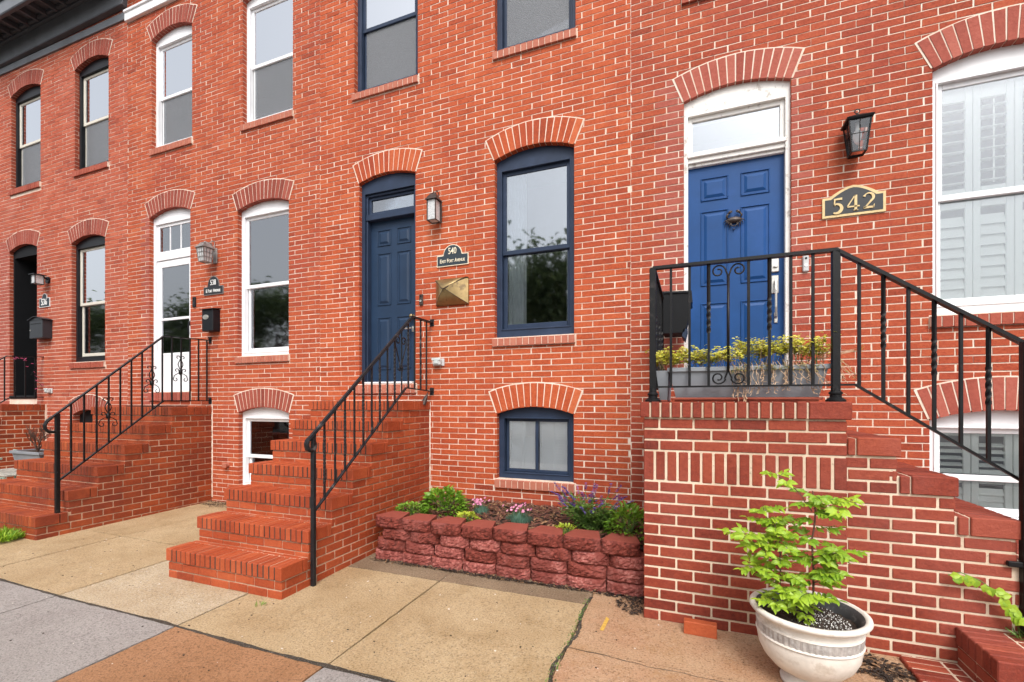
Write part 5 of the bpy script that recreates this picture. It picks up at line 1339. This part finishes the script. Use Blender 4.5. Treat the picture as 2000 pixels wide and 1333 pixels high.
# urn
t = thing('urn_planter', 'weathered white urn planter full of potting soil on the pavement', 'planter', (.592, -1.935, 0))
cx, cy = .592, -1.935; z0 = gz(cy)+.001
b = MB(); prof = [(0, 0), (.125, 0), (.128, .018), (.118, .032), (.100, .040), (.104, .05), (.09, .062), (.12, .075), (.165, .105), (.205, .155), (.228, .21), (.236, .262), (.235, .285)]
b.lathe(_s(prof), (cx, cy, z0), 56); b.build('bowl', 'urn_stone', t, smooth=True)
b = MB(); b.lathe(_s([(.240, .284), (.243, .29), (.238, .296), (.236, .30)]), (cx, cy, z0), 56, mi=1); b.lathe(_s([(.2345, .298), (.237, .32), (.239, .352)]), (cx, cy, z0), 112, rib=.0035, mi=0); b.lathe(_s([(.238, .350), (.243, .355), (.240, .36), (.232, .364)]), (cx, cy, z0), 56, mi=1); b.build('fluted_band', ['urn_band', 'urn_stone'], t)
b = MB(); b.lathe(_s([(.232, .362), (.228, .385), (.236, .402), (.252, .410), (.266, .418), (.274, .430), (.272, .443), (.262, .450), (.248, .448), (.243, .440)]), (cx, cy, z0), 56); b.build('rim', 'urn_stone', t, smooth=True)
b = MB(); b.lathe(_s([(.243, .440), (.224, .42), (.216, .34)]), (cx, cy, z0), 56); b.build('inner_wall', 'urn_inside', t, smooth=True)
b = MB(); rr = random.Random(14); n = 40
for i in range(14):
    for k in range(n):
        def P(i_, k_):
            r_ = .226*i_/14; a = 2*math.pi*(k_ % n)/n; q = random.Random(i_*97+(k_ % n)*(1 if i_ else 0)); return (cx+r_*math.cos(a), cy+r_*math.sin(a), z0+.334+q.uniform(0, .012)+.02*(1-i_/14))
        if i == 0: b.face([P(0, 0), P(1, k), P(1, k+1)])
        else: b.face([P(i, k), P(i+1, k), P(i+1, k+1), P(i, k+1)])
for _ in range(380):
    a = rr.gauss(-.6, 1.2); r_ = .20*rr.random()**.5; px, py = cx+.03+r_*math.cos(a)*.8, cy+r_*math.sin(a); s_ = rr.choice((.0006, .0008, .001, .0013, .0022))
    if math.hypot(px-cx, py-cy) < .205: zz = z0+.345+.02*(1-r_/.236); b.box(px-s_, px+s_, py-s_, py+s_, zz, zz+2*s_, .5, 1)
b.build('potting_soil', ['soil', 'perlite'], t)
def sapling():
    rr = random.Random(91); t = thing('potted_sapling', 'young sapling with bright lime green compound leaves growing in the urn', 'sapling', (.6, -2.02, .39))
    s = MB(); l = MB(); YY = -2.02; K = 1.03
    def compound(p, d, L, np, size, val):
        """a leaf stalk with opposite leaflets"""
        p = Vector(p); d = Vector(d).normalized(); pts = [p+d*L*f+Vector((0, 0, -.25*L*f*f)) for f in (0, .25, .5, .75, 1)]
        s.tube(pts, .0014, 4, mi=1); side = d.cross(Vector((0, 0, 1))); side = side.normalized() if side.length > .1 else Vector((1, 0, 0))
        for i in range(np):
            f = (i+.7)/np; q = p+d*L*f+Vector((0, 0, -.25*L*f*f)); sz = size*(.75+.4*math.sin(math.pi*f))
            for sg in (-1, 1): l.leaf(q, d*.55+side*sg*.85+Vector((0, 0, rr.uniform(-.5, .15))), (rr.uniform(-.5, .5), rr.uniform(-1.1, -.1), rr.uniform(.5, 1)), sz*rr.uniform(.85, 1.1), sz*.50, min(1, max(0, val+rr.gauss(0, .14))), 0, .12, .25)
        l.leaf(pts[-1], d, (0, 0, 1), size*1.05, size*.50, val, 0, .12, .25)
    def branch(pts, r0, r1, leaves, Ls, size, val, np=5):
        pts = [Vector(p) for p in pts]; n = 14; P = []
        for i in range(n+1):
            f = i/n*(len(pts)-1); k = min(int(f), len(pts)-2); P.append(pts[k].lerp(pts[k+1], f-k)+Vector((rr.uniform(-.003, .003), rr.uniform(-.003, .003), 0)))
        s.tube(P, r0, 6, radii=[r0+(r1-r0)*i/n for i in range(n+1)])
        leaves = int(leaves*1.3)
        for j in range(leaves):
            f = .18+.82*j/max(1, leaves-1); i = min(n-1, int(f*n)); a = j*2.4+rr.uniform(-.4, .4); compound(P[i], (math.cos(a), math.sin(a)*.8-.25, rr.uniform(.05, .55)), Ls*rr.uniform(.7, 1.1)*(1-.25*f), np, size*1.22, val)
    # main stem (right) and second stem (left), with side shoots
    branch([(.60, YY, .39), (.605, YY, .60), (.60, YY, .80), (.615, YY, .98), (.60, YY, 1.06)], .006, .003, 13, .13, .040, .35)
    branch([(.60, YY, .95), (.53, YY, 1.06), (.46, YY-.01, 1.12), (.42, YY-.01, 1.145)], .003, .0015, 4, .07, .042, .85, 3)
    branch([(.61, YY, .93), (.70, YY-.01, .98), (.79, YY-.02, 1.02)], .003, .0015, 4, .10, .046, .85, 4)
    branch([(.45, YY+.02, .40), (.455, YY, .60), (.45, YY, .78), (.42, YY, .90)], .004, .002, 14, .14, .042, .6)
    branch([(.455, YY, .62), (.38, YY-.03, .72), (.30, YY-.05, .79), (.24, YY-.05, .80)], .003, .0015, 8, .11, .042, .75, 4)
    branch([(.455, YY, .70), (.40, YY+.02, .86), (.37, YY+.02, .96)], .003, .0015, 7, .11, .040, .7, 4)
    branch([(.455, YY, .58), (.36, YY-.08, .62), (.28, YY-.10, .66)], .003, .0015, 6, .10, .040, .7, 4)
    branch([(.46, YY-.01, .45), (.50, YY-.08, .52), (.56, YY-.12, .56)], .003, .0015, 7, .11, .044, .8, 4)
    branch([(.46, YY-.01, .42), (.42, YY-.07, .47), (.40, YY-.11, .49)], .002, .0015, 5, .08, .040, .8, 3)
    branch([(.60, YY, .66), (.67, YY-.03, .74), (.73, YY-.04, .77)], .003, .0015, 7, .11, .042, .55, 4)
    branch([(.60, YY, .56), (.64, YY-.05, .64), (.67, YY-.06, .66)], .003, .0015, 5, .09, .040, .5, 4)
    branch([(.54, YY-.05, .39), (.56, YY-.06, .43)], .002, .001, 3, .04, .035, .8, 2)
    for m_ in (s, l): m_.v = [(x*K-.005, -4.86+(y+4.86)*K, 1.525-(1.525-z)*K) for x, y, z in m_.v]
    s.build('trunk', ['stem_brown', 'stem_green'], t); l.build('leaves', 'leaf_lime', t)
sapling()
# window box on the landing
t = thing('planter_trough', 'long grey plastic planter trough in a red tray behind the landing railing', 'planter', (.3, -1.27, 1.531))
b = MB(); x0, x1, yA, yB, zb_, zt_ = -.13, .80, -1.37, -1.17, 1.562, 1.765; tp = .045; n = 8
F = [(x0+tp*.6, yA+.02, zb_), (x1-tp*.6, yA+.02, zb_), (x1-tp*.6, yB-.02, zb_), (x0+tp*.6, yB-.02, zb_), (x0-.02, yA-.02, zt_), (x1+.02, yA-.02, zt_), (x1+.02, yB+.02, zt_), (x0-.02, yB+.02, zt_)]
b.hexa(F); b.build('trough', 'planter_grey', t)
b = MB()
for (a, c, e, g_) in ((x0-.03, x1+.03, yA-.03, yA-.012), (x0-.03, x1+.03, yB+.012, yB+.03), (x0-.03, x0-.012, yA-.012, yB+.012), (x1+.012, x1+.03, yA-.012, yB+.012)): b.box(a, c, e, g_, zt_-.022, zt_+.008, .5, 0, .003)
b.build('rim', 'planter_grey', t)
b = MB(); b.box(x0-.0, x1-.01, yA-.01, yB+.01, 1.545, 1.562, .5, 0, .004); b.box(x0+.02, x1-.03, yA+.01, yB-.01, 1.533, 1.545, .5, 0, .003); b.build('tray', 'tray_red', t)
b = MB(); b.box(x0, x1, yA, yB, zt_-.01, zt_+.002); b.build('potting_soil', 'soil', t)
t = thing('planter_trough', 'short grey planter trough lengthwise along the left side of the landing railing', 'planter', (-.19, -1.06, 1.531))
b = MB(); b.hexa([(-.212, -1.35, 1.545), (-.162, -1.35, 1.545), (-.162, -.78, 1.545), (-.212, -.78, 1.545), (-.236, -1.385, 1.755), (-.150, -1.385, 1.755), (-.150, -.745, 1.755), (-.236, -.745, 1.755)]); b.build('trough', 'planter_grey', t)
b = MB(); b.box(-.228, -.152, -1.375, -.755, 1.75, 1.758); b.build('potting_soil', 'soil', t)
b = MB(); b.box(-.215, -.158, -1.36, -.77, 1.533, 1.545, .5, 0, .003); b.build('tray', 'tray_red', t)
def trailing():
    rr = random.Random(33); t = thing('trailing_plant', 'straggly yellow green plant with dry stems spilling from the grey trough', 'plant', (.3, -1.27, 1.76))
    l = MB(); s = MB()
    for i in range(185):
        x = rr.uniform(-.23, .82); y = rr.uniform(-1.36, -1.2); h = rr.uniform(.06, .15)+(.05 if x > .3 else 0); e = Vector((x+rr.uniform(-.07, .07), y+rr.uniform(-.10, .03), 1.76+h)); m_ = Vector((x, y, 1.765)); mid = m_.lerp(e, .5)+Vector((0, 0, .02)); s.tube([m_, mid, e], .0016, 4, mi=rr.choice((0, 1)))
        for k in range(rr.randint(12, 24)):
            a = rr.uniform(0, 6.28); p = mid.lerp(e, rr.uniform(0, 1.1))+Vector((rr.uniform(-.02, .02), rr.uniform(-.02, .02), rr.uniform(-.02, .02))); l.leaf(p, (math.cos(a), math.sin(a), rr.uniform(-.2, .8)), (0, -.5, 1), rr.uniform(.018, .032), .018, rr.random(), 0, .1)
    for i in range(46):          # dry stems hanging over the front, denser to the right
        x = .15+.72*rr.random()**.7; x = x if rr.random() < .8 else .30+.04*rr.gauss(0, 1); y = -1.385; L = rr.uniform(.08, .22)*(1.5 if .22 < x < .4 else 1); pts = [Vector((x, -1.30, 1.78+rr.uniform(0, .05)))]; px = x
        n = 9
        for k in range(1, n+1): px += rr.uniform(-.014, .014)+(.004 if x > .6 else 0); pts.append(Vector((px, -1.39-rr.uniform(.0, .025), 1.80-L*k/n)))
        s.tube(pts, .0022, 4, mi=1)
        for k in range(3):
            a = rr.uniform(0, 6.28); s.tube([pts[-1-k], pts[-1-k]+Vector((math.cos(a)*.02, -.01, rr.uniform(-.02, .0)))], .0018, 4, mi=1)
        if rr.random() < .5:
            for k in range(6): a = rr.uniform(0, 6.28); l.leaf(pts[2]+Vector((rr.uniform(-.02, .02), -.01, rr.uniform(-.03, .02))), (math.cos(a), math.sin(a), .2), (0, 0, 1), .018, .012, rr.random(), 0, .1)
    for i in range(7):           # shoots reaching past the right post
        e = Vector((.93+rr.uniform(0, .07), -1.40, 1.66+rr.uniform(0, .22))); s.tube([(.74, -1.30, 1.80), (.84, -1.38, 1.84+rr.uniform(-.02, .03)), e], .0018, 4, mi=1)
        for k in range(5): a = rr.uniform(0, 6.28); l.leaf(e+Vector((rr.uniform(-.02, .02), 0, rr.uniform(-.01, .02))), (math.cos(a), math.sin(a), .3), (0, 0, 1), .016, .01, rr.random(), 0, .1)
    s.build('stem', ['stem_green', 'stem_dry'], t); l.build('leaves', 'leaf_yellow', t)
trailing()
# vine on the stair flank
t = thing('vine', 'bright green vine hanging on the dark brick stair beside the iron post', 'vine', (1.55, -1.52, .45)); rr = random.Random(55)
b = MB(); P = [Vector(p) for p in ((1.36, -1.52, .545), (1.42, -1.51, .565), (1.50, -1.515, .535), (1.57, -1.52, .48), (1.61, -1.52, .42), (1.65, -1.53, .37), (1.70, -1.55, .36), (1.74, -1.56, .31))]; b.tube(P, .003, 5); b.build('stem', 'stem_green', t)
b = MB()
for i in range(len(P)-1):
    for k in range(5):
        p = P[i].lerp(P[i+1], rr.random()); a = rr.uniform(-2.6, .3); L = rr.uniform(.045, .065); b.leaf(p+Vector((0, -.008, 0)), (math.cos(a)*.8, -.25, math.sin(a)), (rr.uniform(-.2, .2), -1, .35), L, L*.85, rr.uniform(.3, 1), 0, .08, .2)
b.build('leaves', 'leaf_lime', t)
# between the left stoops: chair with trough and dead plant
t = thing('garden_chair', 'pale green iron garden chair with wooden slats left of the brown stoop', 'chair', (-9.75, -1.0, 0))
for (lx, ly) in ((-10.25, -1.25), (-9.35, -1.25), (-10.25, -.8), (-9.35, -.8)): b = MB(); b.tube([(lx, ly, .0), (lx, ly, .36)], .018, 8); b.build('leg', 'patina_green', t)
b = MB()
for k in range(5): b.box(-10.3, -9.3, -1.28+k*.10, -1.20+k*.10, .44, .465, .5, 0, .005)
b.build('seat', 'wood_grey', t)
b = MB(); b.box(-10.28, -9.32, -1.28, -1.26, .40, .43); b.box(-10.28, -9.32, -1.28, -1.26, .27, .29)
for k in range(13): b.box(-10.26+k*.075, -10.23+k*.075, -1.28, -1.265, .28, .42)
b.build('apron', 'patina_green', t)
for ly in (-1.27, -.78): 
    b = MB(); b.tube([(-9.95+.0, ly, .45), (-9.95, ly, .60), (-9.90, ly, .70), (-9.80, ly, .72), (-9.45, ly, .70)], .016, 8); b.tube([(-10.35, ly, .75), (-9.8, ly, .72)], .014, 8); b.build('armrest', 'patina_green', t)
t = thing('planter_trough', 'grey plastic planter on the green garden chair left of the brown stoop', 'planter', (-9.3, -.95, .66))
b = MB(); b.hexa([(-9.62, -1.02, .47), (-8.98, -1.02, .47), (-8.98, -.84, .47), (-9.62, -.84, .47), (-9.68, -1.07, .78), (-8.92, -1.07, .78), (-8.92, -.79, .78), (-9.68, -.79, .78)]); b.build('trough', 'planter_grey', t)
b = MB()
for (a, c, e, g_) in ((-9.70, -8.90, -1.09, -1.07), (-9.70, -8.90, -.79, -.77), (-9.70, -9.68, -1.07, -.79), (-8.92, -8.90, -1.07, -.79)): b.box(a, c, e, g_, .755, .795, .5, 0, .003)
b.build('rim', 'planter_grey', t); b = MB(); b.box(-9.66, -8.94, -1.05, -.81, .76, .783); b.build('potting_soil', 'soil', t)
t = thing('dead_plant', 'bare brown twigs of a dead plant in the left grey planter', 'plant', (-9.3, -.95, .78)); rr = random.Random(77)
b = MB()
def twig(p, d, L, r, lv):
    p = Vector(p); e = p+Vector(d)*L; b.tube([p, p.lerp(e, .5)+Vector((rr.uniform(-.01, .01), rr.uniform(-.01, .01), 0)), e], r, 5, radii=[r, r*.8, r*.6])
    if lv:
        for _ in range(3):
            dd = (Vector(d)+Vector((rr.uniform(-.7, .7), rr.uniform(-.5, .5), rr.uniform(-.2, .5)))).normalized(); twig(p.lerp(e, rr.uniform(.5, 1)), dd, L*rr.uniform(.5, .75), r*.6, lv-1)
for k in range(6): a = k*1.05; twig((-9.25, -.95, .78), Vector((math.cos(a)*.5, math.sin(a)*.35, 1)).normalized(), .21, .011, 3)
b.build('twigs', 'twig', t)
# trees over the street (they stand behind the camera and show in the window panes)
def tree(x, y, h, r, seed, label):
    rr = random.Random(seed); t = thing('street_tree', label, 'tree', (x, y, -.26), 'street trees across the road')
    b = MB(); top = Vector((x, y, h*.62)); b.tube([(x, y, -.26), (x+.1, y, h*.3), top], .2, 10, radii=[.24, .18, .10])
    for k in range(9): a = k*.7; b.tube([(x, y, h*(.28+.03*k)), (x+r*.5*math.cos(a), y+r*.5*math.sin(a), h*(.45+.04*k)), (x+r*.8*math.cos(a), y+r*.8*math.sin(a), h*(.55+.04*k))], .05, 6, radii=[.07, .045, .02])
    b.build('trunk', 'stem_brown', t); b = MB()
    for c in range(26):
        a = rr.uniform(0, 6.28); ph = rr.uniform(-.4, 1.2); q = rr.uniform(.4, .9); c0 = Vector((x+r*q*math.cos(a)*math.cos(ph), y+r*q*math.sin(a)*math.cos(ph), h*.62+h*.36*q*math.sin(ph)))
        for _ in range(230):
            v = Vector((rr.gauss(0, 1), rr.gauss(0, 1), rr.gauss(0, .8))); p = c0+v*r*.17; b.leaf(p, (rr.uniform(-1, 1), rr.uniform(-1, 1), rr.uniform(-.6, .4)), (0, 0, 1), .34, .24, rr.random(), 0)
    b.build('crown', 'tree_leaf', t)
for k, (tx, ty, th_) in enumerate([(-45, -19, 10), (-35, -20, 10.5), (-26, -18, 10), (-16.5, -20, 9.6), (-8, -18, 9.4), (1.0, -24, 9.5)]):
    tree(tx, ty, th_, 4.6, k+1, ['farthest left tree across the road', 'second tree from the left across the road', 'tree across the road opposite the white door', 'tree across the road left of the navy door', 'tree across the road opposite the navy window', 'tree across the road opposite the blue door', 'rightmost tree across the road'][k])

b = MB(); rr = random.Random(5); pts = [(-.722+rr.uniform(-.006, .006)-.02*math.sin(i*.5), -1.30-i*.06) for i in range(40)]
for i in range(39):
    (x, y), (x2, y2) = pts[i], pts[i+1]; w1, w2 = rr.uniform(.006, .016), rr.uniform(.006, .016)
    b.face([(x-w1, y, gz(y)+.0012), (x+w1, y, gz(y)+.0012), (x2+w2, y2, gz(y2)+.0012), (x2-w2, y2, gz(y2)+.0012)])
for (x, y, dx, dy, n_) in ((-.72, -2.05, .06, -.004, 34), (.9, -2.1, -.05, -.03, 14)):
    for i in range(n_):
        x2, y2 = x+dx+rr.uniform(-.01, .01), y+dy+rr.uniform(-.012, .012); w1 = rr.uniform(.0015, .004)
        b.face([(x, y-w1, gz(y)+.0012), (x2, y2-w1, gz(y2)+.0012), (x2, y2+w1, gz(y2)+.0012), (x, y+w1, gz(y)+.0012)]); x, y = x2, y2
for (ya, xa, xb) in ((-2.742, -9.0, 1.0),):
    n_ = int((xb-xa)/.035); pw = .01; py = ya
    for i in range(n_):
        x = xa+(xb-xa)*i/n_; x2 = xa+(xb-xa)*(i+1)/n_; w2 = min(.019, max(.008, pw+rr.uniform(-.004, .004))); y2 = ya+.006*math.sin(x2*3.1)+rr.uniform(-.002, .002)
        b.face([(x, py-pw, gz(py)+.0014), (x2, y2-w2, gz(y2)+.0014), (x2, y2+w2, gz(y2)+.0014), (x, py+pw, gz(py)+.0014)]); pw, py = w2, y2
o = b.build('pavement_crack', 'joint_dark'); o['kind'] = 'structure'
b = MB(); rr = random.Random(9)
for _ in range(420):
    x, y = rr.uniform(-6.5, 1.0), rr.uniform(-3.6, -1.3); s_ = rr.uniform(.001, .0045); z = gz(y)
    if -4.3 < x < -2.95 and y > -2.2: continue
    b.box(x-s_, x+s_*rr.uniform(.5, 2), y-s_, y+s_, z, z+s_*.8, rr.random(), rr.choice((0, 0, 1)))
for _ in range(150):
    y = rr.uniform(-2.7, -1.35); x = -.735+rr.gauss(0, .012)-.0; a = rr.uniform(0, 6.28); b.leaf((x, y, gz(y)), (math.cos(a)*.6, math.sin(a)*.6, 1), (0, -1, .3), rr.uniform(.008, .02), .005, rr.random(), 2)
o = b.build('pavement_debris', ['soil', 'urn_stone', 'leaf_deep']); o['kind'] = 'stuff'; o['label'] = 'small grit, pebbles and weed sprouts scattered on the pavement'
b = MB(); b.face([(-.57, -1.78, gz(-1.78)+.002), (-.545, -1.78, gz(-1.78)+.002), (-.535, -1.60, gz(-1.6)+.002), (-.56, -1.58, gz(-1.6)+.002)]); o = b.build('paint_mark', 'yellow_mark'); o['kind'] = 'structure'
